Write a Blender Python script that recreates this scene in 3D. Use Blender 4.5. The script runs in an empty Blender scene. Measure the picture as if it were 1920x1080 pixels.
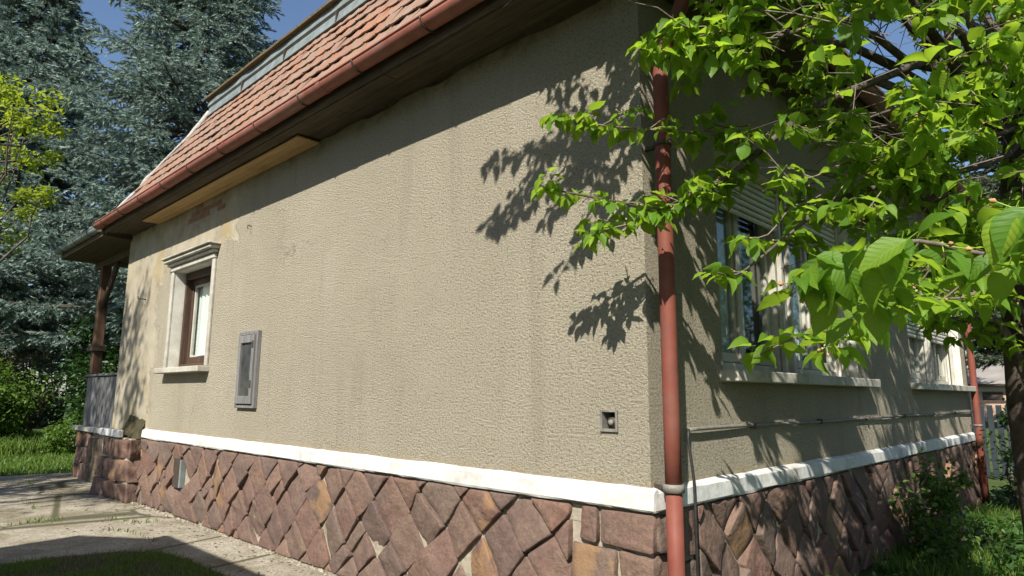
import bpy, math
import numpy as np
from mathutils import Matrix, Vector
PI = math.pi
rng = np.random.default_rng(7)
S = bpy.context.scene
COL = S.collection

# ------------------------------------------------------------------ camera
# house corner on the ground is the origin; long facade = plane y 0 (towards -x), short facade = plane x 0 (towards +y)
FPX = 1228.06
CAM = np.array([2.095, -3.281, 1.55])
RC = np.array([[.717, -.109, -.688], [.697, .121, .707], [.006, -.987, .162]])
_u, _s, _v = np.linalg.svd(RC); RC = _u @ _v
def ray(px, py):
    v = np.array([px-960., py-540., FPX]); return RC @ (v/np.linalg.norm(v))
def at(px, py, d): return CAM + d*ray(px, py)
def proj(P):
    v = (np.asarray(P, float)-CAM) @ RC
    return np.stack([960+FPX*v[..., 0]/v[..., 2], 540+FPX*v[..., 1]/v[..., 2], v[..., 2]], -1)
cd = bpy.data.cameras.new('camera'); cam = bpy.data.objects.new('camera', cd); COL.objects.link(cam)
cd.sensor_width = 36; cd.lens = FPX/1920*36; cd.clip_start = .05; cd.clip_end = 3000
M = Matrix.Identity(4)
for i in range(3):
    M[i][0] = RC[i, 0]; M[i][1] = -RC[i, 1]; M[i][2] = -RC[i, 2]; M[i][3] = CAM[i]
cam.matrix_world = M
S.camera = cam

# ------------------------------------------------------------------ sky, sun, exposure
SUN = Vector((.45, -1., .97)).normalized()
W = bpy.data.worlds.new('World'); S.world = W; W.use_nodes = True
wn = W.node_tree.nodes; wl = W.node_tree.links
sky = wn.new('ShaderNodeTexSky'); sky.sky_type = 'NISHITA'; sky.sun_disc = False
sky.sun_elevation = math.asin(SUN.z); sky.sun_rotation = math.atan2(SUN.x, SUN.y)
sky.air_density = 1.0; sky.dust_density = .7; sky.ozone_density = 3.0
bg = wn['Background']; bg.inputs[1].default_value = .074
wl.new(sky.outputs[0], bg.inputs[0])
sl = bpy.data.lights.new('sun', 'SUN'); sl.energy = 4.8; sl.angle = math.radians(.53); sl.color = (1, .95, .86)
so = bpy.data.objects.new('sun', sl); COL.objects.link(so)
so.rotation_euler = SUN.to_track_quat('Z', 'Y').to_euler(); so.location = (4, -10, 12)
S.view_settings.view_transform = 'Standard'; S.view_settings.look = 'None'
S.view_settings.exposure = 1.0; S.view_settings.gamma = 1

# ------------------------------------------------------------------ materials
class NT:
    def __init__(s, name):
        s.m = bpy.data.materials.new(name); s.m.use_nodes = True
        s.t = s.m.node_tree; s.N = s.t.nodes; s.L = s.t.links
        s.b = s.N['Principled BSDF']; s.out = s.N['Material Output']
        s.geo = s.N.new('ShaderNodeNewGeometry').outputs['Position']
    def set(s, inp, v):
        if isinstance(v, bpy.types.NodeSocket): s.L.new(v, inp)
        else:
            try: inp.default_value = v
            except Exception: inp.default_value = (*v, 1)
    def noise(s, scale, detail=4, rough=.55, vec=None, stretch=None, dist=0):
        n = s.N.new('ShaderNodeTexNoise'); n.inputs['Scale'].default_value = scale
        n.inputs['Detail'].default_value = detail; n.inputs['Roughness'].default_value = rough
        n.inputs['Distortion'].default_value = dist
        v = vec or s.geo
        if stretch:
            mp = s.N.new('ShaderNodeMapping'); mp.inputs['Scale'].default_value = stretch
            s.L.new(v, mp.inputs[0]); v = mp.outputs[0]
        s.L.new(v, n.inputs['Vector']); return n.outputs[0]
    def voro(s, scale, feature='F1', out=0, vec=None):
        n = s.N.new('ShaderNodeTexVoronoi'); n.feature = feature; n.inputs['Scale'].default_value = scale
        s.L.new(vec or s.geo, n.inputs['Vector']); return n.outputs[out]
    def ramp(s, f, stops):
        r = s.N.new('ShaderNodeValToRGB'); e = r.color_ramp.elements
        while len(e) < len(stops): e.new(.5)
        for k, (p, c) in zip(e, stops):
            k.position = p; k.color = (*(c if not isinstance(c, (int, float)) else (c, c, c)), 1)
        s.L.new(f, r.inputs[0]); return r.outputs[0]
    def mix(s, f, a, b, mode='MIX'):
        n = s.N.new('ShaderNodeMix'); n.data_type = 'RGBA'; n.blend_type = mode
        s.set(n.inputs[0], f); s.set(n.inputs[6], a); s.set(n.inputs[7], b); return n.outputs[2]
    def math(s, op, a, b=0, clamp=False):
        n = s.N.new('ShaderNodeMath'); n.operation = op; n.use_clamp = clamp
        s.set(n.inputs[0], a); s.set(n.inputs[1], b); return n.outputs[0]
    def xyz(s):
        n = s.N.new('ShaderNodeSeparateXYZ'); s.L.new(s.geo, n.inputs[0]); return n.outputs
    def step(s, v, a, b):      # 0 at a, 1 at b, smooth
        n = s.N.new('ShaderNodeMapRange'); n.interpolation_type = 'SMOOTHSTEP'
        s.set(n.inputs[0], v); n.inputs[1].default_value = a; n.inputs[2].default_value = b; return n.outputs[0]
    def rnd(s): return s.N.new('ShaderNodeObjectInfo').outputs['Random']
    def attr(s, name):
        n = s.N.new('ShaderNodeAttribute'); n.attribute_name = name; return n.outputs['Fac']
    def bump(s, h, strength=.5, dist=.01, prev=None):
        n = s.N.new('ShaderNodeBump'); n.inputs['Strength'].default_value = strength; n.inputs['Distance'].default_value = dist
        s.set(n.inputs['Height'], h)
        if prev: s.L.new(prev, n.inputs['Normal'])
        return n.outputs[0]
    def done(s, col, rough=.8, nrm=None, metal=0, spec=.3):
        s.set(s.b.inputs['Base Color'], col); s.set(s.b.inputs['Roughness'], rough)
        s.b.inputs['Metallic'].default_value = metal; s.b.inputs['Specular IOR Level'].default_value = spec
        if nrm: s.L.new(nrm, s.b.inputs['Normal'])
        return s.m

MAT = {}  # by name
def simple(name, c1, c2, scale=20, rough=.8, bs=.25, bd=.004, stretch=None, metal=0, spec=.3, dirt=None):
    n = NT(name); f = n.noise(scale, 6, .6, stretch=stretch)
    col = n.ramp(f, [(.3, c1), (.7, c2)])
    if dirt: col = n.mix(n.ramp(n.noise(2.3, 6, .7), [(.48, 0.), (.7, .8)]), col, dirt)
    MAT[name] = n.done(col, rough, n.bump(f, bs, bd), metal, spec); return MAT[name]

def mat_stucco():
    n = NT('stucco'); x, y, z = n.xyz()
    big = n.noise(.9, 5, .6); mid = n.noise(7, 5, .65); fine = n.noise(50, 6, .74, stretch=(1, 1, 1.25)); fine2 = n.noise(115, 4, .7)
    col = n.ramp(big, [(.28, (.385, .340, .252)), (.72, (.470, .420, .320))])
    col = n.mix(n.ramp(mid, [(.35, .0), (.75, .5)]), col, (.42, .38, .295))
    col = n.mix(n.ramp(fine, [(.37, .75), (.49, 0.)]), col, (.15, .124, .082)); col = n.mix(n.ramp(fine2, [(.53, 0.), (.66, .6)]), col, (.58, .53, .43))
    # runs of lime washed down the wall
    run = n.math('MULTIPLY', n.noise(1.0, 5, .65, stretch=(2.6, 2.6, .22)), n.ramp(n.noise(.45, 2), [(.4, .75), (.62, 1.08)]))
    col = n.mix(n.math('MULTIPLY', n.ramp(run, [(.58, 0.), (.68, .5)]), n.step(z, 1.6, 3.6)), col, (.50, .46, .39))
    stain = n.noise(1.0, 4, .6, stretch=(3.1, 3.1, .35))
    col = n.mix(n.ramp(stain, [(.56, 0.), (.74, .3)]), col, (.22, .19, .135))
    # older smooth plaster towards the verandah and a patched field above the small window
    wob = n.math('MULTIPLY', n.math('SUBTRACT', n.noise(1.7, 5, .6), .5), 1.6)
    m1 = n.step(n.math('ADD', x, wob), -8.35, -8.5)
    m2 = n.math('MULTIPLY', n.step(n.math('ADD', z, wob), 3.25, 3.38), n.step(n.math('ADD', x, wob), -5.75, -5.9))
    sm = n.math('MAXIMUM', m1, m2)
    pcol = n.ramp(n.noise(3.2, 6, .65), [(.32, (.20, .175, .128)), (.5, (.285, .252, .188)), (.7, (.335, .302, .235))])
    pcol = n.mix(n.ramp(n.noise(2.0, 4, .6, stretch=(1, 1, .5)), [(.52, 0.), (.7, .7)]), pcol, (.30, .23, .11))
    col = n.mix(sm, col, pcol)
    # olive-brown blotches towards the wall top, tan blotches along its foot
    blot = n.math('MULTIPLY', n.ramp(n.noise(2.6, 6, .7), [(.5, 0.), (.66, .75)]), n.step(z, 3.95, 4.2))
    col = n.mix(blot, col, (.10, .085, .03))
    base = n.math('MULTIPLY', n.ramp(n.noise(4.0, 5, .7), [(.4, 0.), (.62, .7)]), n.step(z, 1.13, 1.03))
    col = n.mix(base, col, (.38, .30, .18))
    h = n.math('ADD', n.ramp(fine, [(.33, 0.), (.62, 1.)]), n.math('MULTIPLY', fine2, .45))
    smooth = n.math('SUBTRACT', 1., n.math('MULTIPLY', sm, .86))
    h = n.math('MULTIPLY', h, smooth)
    b = n.bump(h, 1., .015); b = n.bump(n.noise(3, 4, .6), .35, .03, b)
    wv = n.N.new('ShaderNodeVectorMath'); wv.operation = 'ADD'; n.L.new(n.geo, wv.inputs[0])
    nz = n.N.new('ShaderNodeTexNoise'); nz.inputs['Scale'].default_value = 2.2; nz.inputs['Detail'].default_value = 6; n.L.new(n.geo, nz.inputs['Vector']); n.L.new(nz.outputs['Color'], wv.inputs[1])
    crk = n.math('MULTIPLY', n.ramp(n.voro(.42, 'DISTANCE_TO_EDGE', vec=wv.outputs[0]), [(0., 1.), (.0045, 0.)]), n.ramp(n.noise(.8, 3), [(.54, 0.), (.66, .5)]))
    col = n.mix(crk, col, (.07, .06, .045))
    MAT['stucco'] = n.done(col, .92, b, 0, .1)
def mat_stone():
    n = NT('stone'); r = n.rnd(); at_ = n.attr('tone')
    r = n.math('FRACT', n.math('ADD', r, at_))
    f = n.noise(5.5, 7, .65); g = n.noise(38, 6, .7); big = n.noise(1.6, 3)
    c = n.ramp(r, [(0, (.150, .080, .064)), (.2, (.098, .068, .062)), (.4, (.180, .104, .076)), (.6, (.120, .092, .076)), (.8, (.165, .082, .062)), (1., (.130, .088, .072))])
    c = n.mix(n.ramp(f, [(.35, 0.), (.72, .7)]), c, (.200, .140, .102)); c = n.mix(n.ramp(n.noise(2.1, 5, .7), [(.5, 0.), (.72, .6)]), c, (.085, .066, .062))
    c = n.mix(n.ramp(g, [(.4, .5), (.6, 0.)]), c, (.07, .05, .04))
    oc = n.math('MULTIPLY', n.ramp(n.noise(4.2, 3, .5), [(.48, 0.), (.56, 1.)]), n.math('MULTIPLY', n.attr('ochre'), .6))
    c = n.mix(oc, c, n.mix(g, (.31, .185, .085), (.20, .115, .06)))
    li = n.ramp(n.noise(9, 6, .75), [(.66, 0.), (.76, .6)]); c = n.mix(li, c, (.33, .31, .26))
    b = n.bump(n.noise(9, 7, .68), .8, .03); b = n.bump(g, .5, .008, b)
    MAT['stone'] = n.done(c, .85, b, 0, .2)
def mat_tile():
    n = NT('tile'); r = n.math('FRACT', n.math('ADD', n.rnd(), n.attr('tone')))
    c = n.ramp(r, [(0, (.26, .135, .092)), (.2, (.30, .185, .135)), (.42, (.22, .130, .100)), (.6, (.36, .155, .085)), (.78, (.27, .175, .130)), (1, (.30, .145, .095))])
    c = n.mix(n.ramp(n.noise(6, 6, .7), [(.40, 0.), (.68, .75)]), c, (.33, .265, .205))
    c = n.mix(n.ramp(n.noise(30, 5, .7), [(.58, 0.), (.72, .6)]), c, (.17, .13, .10))
    c = n.mix(1., c, (.69, .68, .68), 'MULTIPLY'); MAT['tile'] = n.done(c, .85, n.bump(n.noise(60, 5, .7), .4, .006), 0, .2)
def mat_wood(name, c1, c2, rough=.8, sc=(30, 30, 1.6)):
    n = NT(name); f = n.noise(1, 6, .65, stretch=sc, dist=.6)
    c = n.ramp(f, [(.28, c1), (.55, c2), (.75, tuple(min(1, 1.25*k) for k in c2))])
    c = n.mix(n.ramp(n.noise(2.2, 5, .7), [(.45, 0.), (.75, .4)]), c, tuple(.45*k for k in c1))
    MAT[name] = n.done(c, rough, n.bump(f, .45, .004), 0, .25)
def mat_leaf(name, c1, c2, tr, trf=.45, rough=.42, use_attr=True, vein=False):
    n = NT(name); r = n.attr('tone') if use_attr else n.rnd()
    r = n.math('FRACT', n.math('ADD', n.math('MULTIPLY', n.rnd(), 3.7), r))
    c = n.ramp(r, [(0, tuple(.62*k for k in c1)), (.3, c1), (.75, tuple(.5*(a+b) for a, b in zip(c1, c2))), (1, c2)])
    c = n.mix(n.ramp(n.noise(14, 4, .6), [(.35, .0), (.7, .35)]), c, tuple(.6*k for k in c1))
    if vein:
        lv = n.math('ABSOLUTE', n.attr('lv')); w = n.math('SINE', n.math('SUBTRACT', n.math('MULTIPLY', n.attr('lu'), 52.), n.math('MULTIPLY', lv, 30.)))
        rib = n.math('MAXIMUM', n.step(w, .72, .98), n.step(lv, .05, .0))
        c = n.mix(n.math('MULTIPLY', rib, .14), c, tuple(min(1, 1.5*k+.02) for k in c2))
        n.L.new(n.bump(n.math('SUBTRACT', w, n.math('MULTIPLY', rib, .6)), .22, .0012), n.b.inputs['Normal'])
    n.set(n.b.inputs['Base Color'], c); n.b.inputs['Roughness'].default_value = rough; n.b.inputs['Specular IOR Level'].default_value = .28
    t = n.N.new('ShaderNodeBsdfTranslucent'); n.set(t.inputs[0], n.mix(r, tr, tuple(.8*k for k in tr)))
    mx = n.N.new('ShaderNodeMixShader'); mx.inputs[0].default_value = trf
    n.L.new(n.b.outputs[0], mx.inputs[1]); n.L.new(t.outputs[0], mx.inputs[2]); n.L.new(mx.outputs[0], n.out.inputs[0])
    MAT[name] = n.m
def mat_glass():
    n = NT('glass'); g = n.N.new('ShaderNodeBsdfGlossy'); g.inputs['Roughness'].default_value = .03; g.inputs[0].default_value = (.9, .95, .95, 1)
    t = n.N.new('ShaderNodeBsdfTransparent'); t.inputs[0].default_value = (.90, .93, .92, 1)
    lw = n.N.new('ShaderNodeLayerWeight'); lw.inputs[0].default_value = .5
    fr = n.math('MULTIPLY', n.math('POWER', lw.outputs['Facing'], 5.), .9)
    mx = n.N.new('ShaderNodeMixShader'); n.L.new(n.math('ADD', fr, .04), mx.inputs[0])
    n.L.new(t.outputs[0], mx.inputs[1]); n.L.new(g.outputs[0], mx.inputs[2]); n.L.new(mx.outputs[0], n.out.inputs[0])
    MAT['glass'] = n.m
def mat_ground():
    n = NT('lawn'); f = n.noise(1.2, 6, .7); g = n.noise(22, 5, .7)
    c = n.ramp(f, [(.3, (.035, .060, .016)), (.55, (.060, .095, .025)), (.75, (.10, .10, .045))])
    c = n.mix(n.ramp(g, [(.4, 0.), (.7, .6)]), c, (.075, .055, .033))
    MAT['lawn'] = n.done(c, .95, n.bump(g, .8, .03), 0, .1)
    n = NT('concrete'); f = n.noise(2.2, 7, .68); g = n.noise(50, 4, .6); x, y, z = n.xyz()
    c = n.ramp(f, [(.3, (.23, .20, .155)), (.7, (.40, .362, .29))])
    c = n.mix(n.ramp(n.noise(1.1, 6, .7, dist=.4), [(.46, 0.), (.60, .85)]), c, (.16, .14, .085))
    c = n.mix(n.ramp(n.noise(5, 5, .7), [(.62, 0.), (.72, .6)]), c, (.46, .43, .37))
    e = n.voro(.55, 'DISTANCE_TO_EDGE'); ek = n.ramp(e, [(.0, 1.), (.010, .9), (.022, 0.)])
    c = n.mix(ek, c, (.06, .06, .03))
    c = n.mix(n.ramp(g, [(.4, .6), (.55, 0.)]), c, (.10, .085, .065))
    b = n.bump(f, .4, .02); b = n.bump(g, .4, .005, b)
    MAT['concrete'] = n.done(c, .9, b, 0, .2)
simple('dark_glass', (.018, .019, .019), (.050, .050, .047), 9, .35, .1, .002, spec=.35, dirt=(.09, .085, .075))  # opaque dark grey in place of clear glass, with paler blotches
mat_stucco(); mat_stone(); mat_tile(); mat_glass(); mat_ground()
mat_wood('grey_wood', (.060, .060, .062), (.165, .160, .155))
mat_wood('brown_wood', (.032, .018, .012), (.068, .040, .027), .65)
mat_wood('new_wood', (.36, .22, .095), (.48, .32, .15), .6, (1.2, 40, 40))
mat_wood('dark_board', (.040, .031, .021), (.090, .068, .046), .85, (1.4, 26, 26))
mat_wood('orange_wood', (.05, .028, .018), (.115, .066, .040))  # darkened: the shade on the verandah post is put into this colour
simple('white_paint', (.43, .43, .415), (.57, .57, .555), 9, .8, .6, .012, dirt=(.30, .265, .21))
simple('sill_stone', (.30, .285, .24), (.42, .40, .345), 18, .85, .5, .006, dirt=(.19, .17, .125))
simple('mortar', (.22, .19, .145), (.33, .29, .225), 24, .95, .7, .012, dirt=(.07, .075, .04))
simple('gutter_red', (.20, .070, .048), (.27, .110, .080), 8, .55, .3, .006, dirt=(.23, .155, .13), spec=.2)
simple('pipe_red', (.135, .038, .026), (.180, .056, .039), 7, .6, .2, .004, spec=.2, dirt=(.120, .068, .054))
simple('zinc', (.10, .12, .12), (.20, .228, .228), 6, .5, .15, .003, spec=.5, dirt=(.13, .14, .12))
simple('dark_iron', (.03, .022, .018), (.065, .045, .035), 30, .6)
simple('reveal_plaster', (.46, .44, .38), (.58, .56, .50), 6, .85, .3, .004, dirt=(.30, .28, .22))
simple('frame_cream', (.33, .315, .265), (.43, .41, .355), 10, .55, .15, .002, dirt=(.27, .24, .18))
simple('shutter_cream', (.44, .42, .36), (.52, .50, .44), 12, .55, .1, .002)
simple('curtain', (.62, .62, .60), (.78, .78, .76), 3, .9, .2, .004, stretch=(14, 14, .3))
simple('lichen', (.07, .052, .030), (.155, .112, .056), 28, .95, .7, .01)
simple('hip_mortar', (.26, .245, .22), (.42, .40, .37), 14, .9, .7, .02)
simple('soil', (.035, .026, .017), (.075, .058, .038), 16, .95, .8, .03)
simple('moss', (.022, .020, .008), (.075, .062, .030), 14, .95, .9, .04)
simple('bark', (.045, .036, .028), (.13, .105, .082), 9, .9, .9, .03, stretch=(1, 1, .25))
simple('cherry_bark', (.030, .021, .017), (.095, .072, .058), 22, .8, .6, .012, stretch=(1., 1., 1.4), dirt=(.15, .125, .10))
simple('twig_bark', (.085, .062, .048), (.20, .16, .13), 40, .7)
simple('rusty_pipe', (.11, .10, .085), (.20, .19, .165), 25, .6)
simple('black_pipe', (.012, .012, .012), (.03, .03, .03), 25, .5)
simple('brick', (.15, .075, .05), (.24, .14, .095), 12, .9, .5, .006)
simple('far_brick', (.34, .22, .155), (.42, .29, .21), 1.2, .9)
simple('far_roof', (.17, .155, .14), (.26, .235, .21), .9, .9)
simple('far_wall', (.40, .36, .30), (.50, .45, .38), .6, .9)
simple('gate_blue', (.013, .020, .025), (.030, .040, .047), 4, .6)
simple('gantry_green', (.10, .25, .14), (.15, .32, .19), 4, .6)
simple('fruit', (.16, .28, .05), (.30, .36, .09), 30, .4)
simple('husk', (.25, .13, .06), (.42, .25, .13), 40, .9)
mat_leaf('cherry_leaf', (.070, .165, .014), (.215, .320, .026), (.42, .62, .040), .47, .5, vein=True)
mat_leaf('spruce_needle', (.165, .228, .198), (.300, .385, .340), (.18, .27, .20), .25, .6)
mat_leaf('spring_leaf', (.15, .22, .020), (.26, .32, .040), (.45, .55, .04), .45, .5)
mat_leaf('shrub_leaf', (.020, .055, .016), (.045, .095, .028), (.07, .15, .02), .25, .42)
mat_leaf('bush_leaf', (.055, .115, .020), (.115, .190, .036), (.19, .33, .03), .35, .5)
mat_leaf('dry_leaf', (.14, .12, .07), (.24, .20, .12), (.2, .16, .08), .3, .7)
mat_leaf('pine_needle', (.085, .115, .070), (.14, .17, .11), (.1, .13, .05), .2, .6)
mat_leaf('grass_blade', (.070, .135, .020), (.150, .210, .040), (.22, .36, .04), .35, .55)
mat_leaf('ivy_leaf', (.030, .080, .015), (.070, .135, .026), (.10, .22, .02), .25, .38)

# ------------------------------------------------------------------ mesh helpers
def mk(name, V, F, mat, parent=None, smooth=False, tone=None, loc=None, attrs=None):
    V = np.asarray(V, np.float32); me = bpy.data.meshes.new(name)
    if isinstance(F, np.ndarray):
        k = F.shape[1]; me.vertices.add(len(V)); me.vertices.foreach_set('co', V.ravel())
        me.loops.add(F.size); me.loops.foreach_set('vertex_index', F.ravel().astype(np.int32))
        me.polygons.add(len(F)); me.polygons.foreach_set('loop_start', np.arange(0, F.size, k, dtype=np.int32))
        me.polygons.foreach_set('loop_total', np.full(len(F), k, np.int32)); me.update(calc_edges=True)
    else: me.from_pydata(V.tolist(), [], F); me.update()
    if smooth: me.polygons.foreach_set('use_smooth', np.ones(len(me.polygons), bool))
    if tone is not None:
        a = me.attributes.new('tone', 'FLOAT', 'POINT'); a.data.foreach_set('value', np.asarray(tone, np.float32))
    for k, v in (attrs or {}).items():
        a = me.attributes.new(k, 'FLOAT', 'POINT'); a.data.foreach_set('value', np.asarray(v, np.float32))
    me.materials.append(MAT[mat] if isinstance(mat, str) else mat)
    return link(name, me, parent, loc)
def link(name, me, parent=None, loc=None):
    o = bpy.data.objects.new(name, me); COL.objects.link(o)
    if loc is not None: o.location = loc
    if parent is not None: o.parent = parent
    return o
def tag(o, label=None, cat=None, group=None, kind=None):
    for k, v in (('label', label), ('category', cat), ('group', group), ('kind', kind)):
        if v: o[k] = v
    return o
def empty(name, label, cat, group=None):
    o = bpy.data.objects.new(name, None); COL.objects.link(o); return tag(o, label, cat, group)
class MB:
    def __init__(s): s.V = []; s.F = []
    def add(s, V, F):
        k = len(s.V); s.V += [tuple(map(float, v)) for v in V]; s.F += [tuple(int(i)+k for i in f) for f in F]; return s
    def box(s, x0, x1, y0, y1, z0, z1, b=.004):
        X = sorted((x0, x1)); Y = sorted((y0, y1)); Z = sorted((z0, z1))
        b = min(b, .3*(X[1]-X[0]), .3*(Y[1]-Y[0]), .3*(Z[1]-Z[0]))
        V = []; idx = {}
        for i in (0, 1):
            for j in (0, 1):
                for k in (0, 1):
                    p = (X[i], Y[j], Z[k]); q = [(b, -b)[i], (b, -b)[j], (b, -b)[k]]
                    for a in range(3):     # vertex that stays on the face normal to axis a
                        v = [p[t]+(0 if t == a else q[t]) for t in range(3)]
                        idx[i, j, k, a] = len(V); V.append(v)
        F = []
        for a in range(3):
            u, w = (a+1) % 3, (a+2) % 3
            for sgn in (0, 1):
                q = []
                for (m, n) in ((0, 0), (1, 0), (1, 1), (0, 1)):
                    c = [0, 0, 0]; c[a] = sgn; c[u] = m; c[w] = n; q.append(idx[(*c, a)])
                F.append(q if sgn else q[::-1])
        for a in range(3):          # edge bevels along axis a
            u, w = (a+1) % 3, (a+2) % 3
            for m in (0, 1):
                for n in (0, 1):
                    c0 = [0, 0, 0]; c0[u] = m; c0[w] = n; c1 = list(c0); c1[a] = 1
                    q = [idx[(*c0, u)], idx[(*c1, u)], idx[(*c1, w)], idx[(*c0, w)]]
                    F.append(q if (m ^ n) else q[::-1])
        for i in (0, 1):
            for j in (0, 1):
                for k in (0, 1):
                    t = [idx[i, j, k, a] for a in range(3)]; F.append(t if (i+j+k) % 2 else t[::-1])
        return s.add(V, F)
    def tube(s, P, r, n=10, cap=True):
        P = np.asarray(P, float); r = np.broadcast_to(np.asarray(r, float), (len(P),))
        V = []; F = []; up = np.array([0, 0, 1.])
        T = np.gradient(P, axis=0); T /= np.linalg.norm(T, axis=1)[:, None]+1e-9
        a = np.cross(T[0], up)
        if np.linalg.norm(a) < .1: a = np.cross(T[0], [1, 0, 0])
        a /= np.linalg.norm(a)
        for i in range(len(P)):
            a = a-T[i]*(a@T[i]); a /= np.linalg.norm(a); b = np.cross(T[i], a)
            for k in range(n):
                t = 2*PI*k/n; V.append(P[i]+r[i]*(math.cos(t)*a+math.sin(t)*b))
        for i in range(len(P)-1):
            for k in range(n):
                k2 = (k+1) % n; F.append((i*n+k, i*n+k2, (i+1)*n+k2, (i+1)*n+k))
        if cap: F.append(tuple(range(n))[::-1]); F.append(tuple((len(P)-1)*n+k for k in range(n)))
        return s.add(V, F)
    def build(s, name, mat, parent=None, smooth=False, tone=None): return mk(name, s.V, s.F, mat, parent, smooth, tone)
def box(name, mat, parent, x0, x1, y0, y1, z0, z1, b=.004): return MB().box(x0, x1, y0, y1, z0, z1, b).build(name, mat, parent)
def tube(name, mat, parent, P, r, n=12): return MB().tube(P, r, n).build(name, mat, parent, True)
def holed_sheet(u0, u1, v0, v1, holes):
    us = sorted({u0, u1, *[h[0] for h in holes], *[h[1] for h in holes]}); vs = sorted({v0, v1, *[h[2] for h in holes], *[h[3] for h in holes]})
    Q = []
    for a, b in zip(us, us[1:]):
        for c, d in zip(vs, vs[1:]):
            m, n = (a+b)/2, (c+d)/2
            if not any(h[0] < m < h[1] and h[2] < n < h[3] for h in holes): Q.append((a, b, c, d))
    return Q
def vnoise(P, sc, seed=0):     # cheap smooth 3-d value noise
    P = np.asarray(P, float)*sc+seed*17.3; i = np.floor(P); f = P-i; f = f*f*(3-2*f)
    def h(a): return np.modf(np.abs(np.sin(a@np.array([127.1, 311.7, 74.7]))*43758.5453))[0]
    r = 0
    for dx in (0, 1):
        for dy in (0, 1):
            for dz in (0, 1):
                w = (f[..., 0] if dx else 1-f[..., 0])*(f[..., 1] if dy else 1-f[..., 1])*(f[..., 2] if dz else 1-f[..., 2])
                r = r+w*h(i+np.array([dx, dy, dz]))
    return r*2-1

# ------------------------------------------------------------------ ground
def sheet(name, mat, pts, z, n=1, label=None):
    return tag(mk(name, [(x, y, z) for x, y in pts], [tuple(range(len(pts)))], mat), kind='structure')
sheet('lawn', 'lawn', [(-400, -400), (400, -400), (400, 400), (-400, 400)], 0)
def slab(name, mat, pts, z0, z1):
    n = len(pts); V = [(x, y, z1) for x, y in pts]+[(x, y, z0) for x, y in pts]
    F = [tuple(range(n))]+[(i, i+n, (i+1) % n+n, (i+1) % n) for i in range(n)]
    return tag(mk(name, V, F, mat), kind='structure')
edge = [(-13.3, .3), (-13.6, -1.2), (-13.2, -3.2), (-13.0, -7.5), (-6.2, -7.5), (-5.75, -4.0), (-5.55, -2.1), (-5.58, -1.55), (-5.42, -1.1), (-5.12, -.82), (-4.6, -.74), (-3.85, -.72), (-2.5, -.74), (-1., -.70), (.62, -.72), (.62, -.02), (-8.4, -.02), (-10.2, .15), (-12.9, .3)]
slab('path', 'concrete', edge, -.05, .012)

# ------------------------------------------------------------------ house
HX = -10.2; HY = 9.12; ZB0, ZB1 = .915, 1.03; ZT = 4.25
house = empty('house', 'beige stuccoed house with stone plinth, red tiled roof and red gutters', 'house')
def part(name, kids=True):
    o = bpy.data.objects.new(name, None); COL.objects.link(o); o.parent = house; return o
wA = (-7.88, -6.50, 1.90, 3.28); clean = (-.338, -.212, 1.340, 1.470)
mb = MB()
for a, b, c, d in holed_sheet(HX, 0, ZB0-.02, ZT, [wA, clean]): mb.add([(a, 0, c), (b, 0, c), (b, 0, d), (a, 0, d)], [(0, 1, 2, 3)])
mb.build('long_wall', 'stucco', house)
W1 = (.93, 3.79, 1.735, 3.32); W2 = (5.76, 8.72, 1.735, 3.32)
mb = MB()
for a, b, c, d in holed_sheet(0, HY, ZB0-.02, ZT, [W1, W2]): mb.add([(0, a, c), (0, b, c), (0, b, d), (0, a, d)], [(0, 1, 2, 3)])
mb.build('short_wall', 'stucco', house)
mb = MB(); mb.add([(HX, 0, 0), (HX, HY, 0), (HX, HY, ZT), (HX, 0, ZT)], [(3, 2, 1, 0)]).add([(HX, HY, 0), (0, HY, 0), (0, HY, ZT), (HX, HY, ZT)], [(3, 2, 1, 0)])
mb.build('rear_wall', 'stucco', house)
# inside: floor, ceiling and partition so that rooms are dark behind the panes
MB().add([(HX, .0, .8), (0, .0, .8), (0, HY, .8), (HX, HY, .8)], [(0, 1, 2, 3)]).add([(HX, .0, 4.1), (0, 0, 4.1), (0, HY, 4.1), (HX, HY, 4.1)], [(0, 1, 2, 3)]).add([(-4.2, .0, .8), (-4.2, HY, .8), (-4.2, HY, 4.1), (-4.2, 0, 4.1)], [(0, 1, 2, 3)]).build('interior', 'stucco', house)

# ---- white band above the plinth (slightly wavy, chipped)
def band(name, axis, a, b, proud, z0=ZB0, z1=ZB1):
    n = max(2, int(abs(b-a)/.05)); V = []; F = []
    for i in range(n+1):
        t = a+(b-a)*i/n; w = [float(vnoise(np.array([t, k*3.1, 0.]), 3.0, 5))*.006+float(vnoise(np.array([t, k*3.1, 1.]), 14., 2))*.0035 for k in range(4)]
        prof = [(0, z1+.012+w[0]), (proud*.75, z1+w[1]*1.3), (proud+w[3], z1-.014+w[1]), (proud+.004+w[2], z0+.012), (proud-.006, z0+w[2]*1.4), (0, z0+.002)]
        for (o, z) in prof: V.append((t, -o, z) if axis == 'x' else (o, t, z))
    for i in range(n):
        for k in range(5):
            q = (i*6+k, (i+1)*6+k, (i+1)*6+k+1, i*6+k+1); F.append(q)
    F += [tuple(range(6)), tuple(n*6+k for k in range(6))]
    return mk(name, V, F, 'white_paint', house)
band('plinth_band', 'x', -8.55, .045, .045)
band('plinth_band', 'y', -.038, HY, .045)

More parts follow.
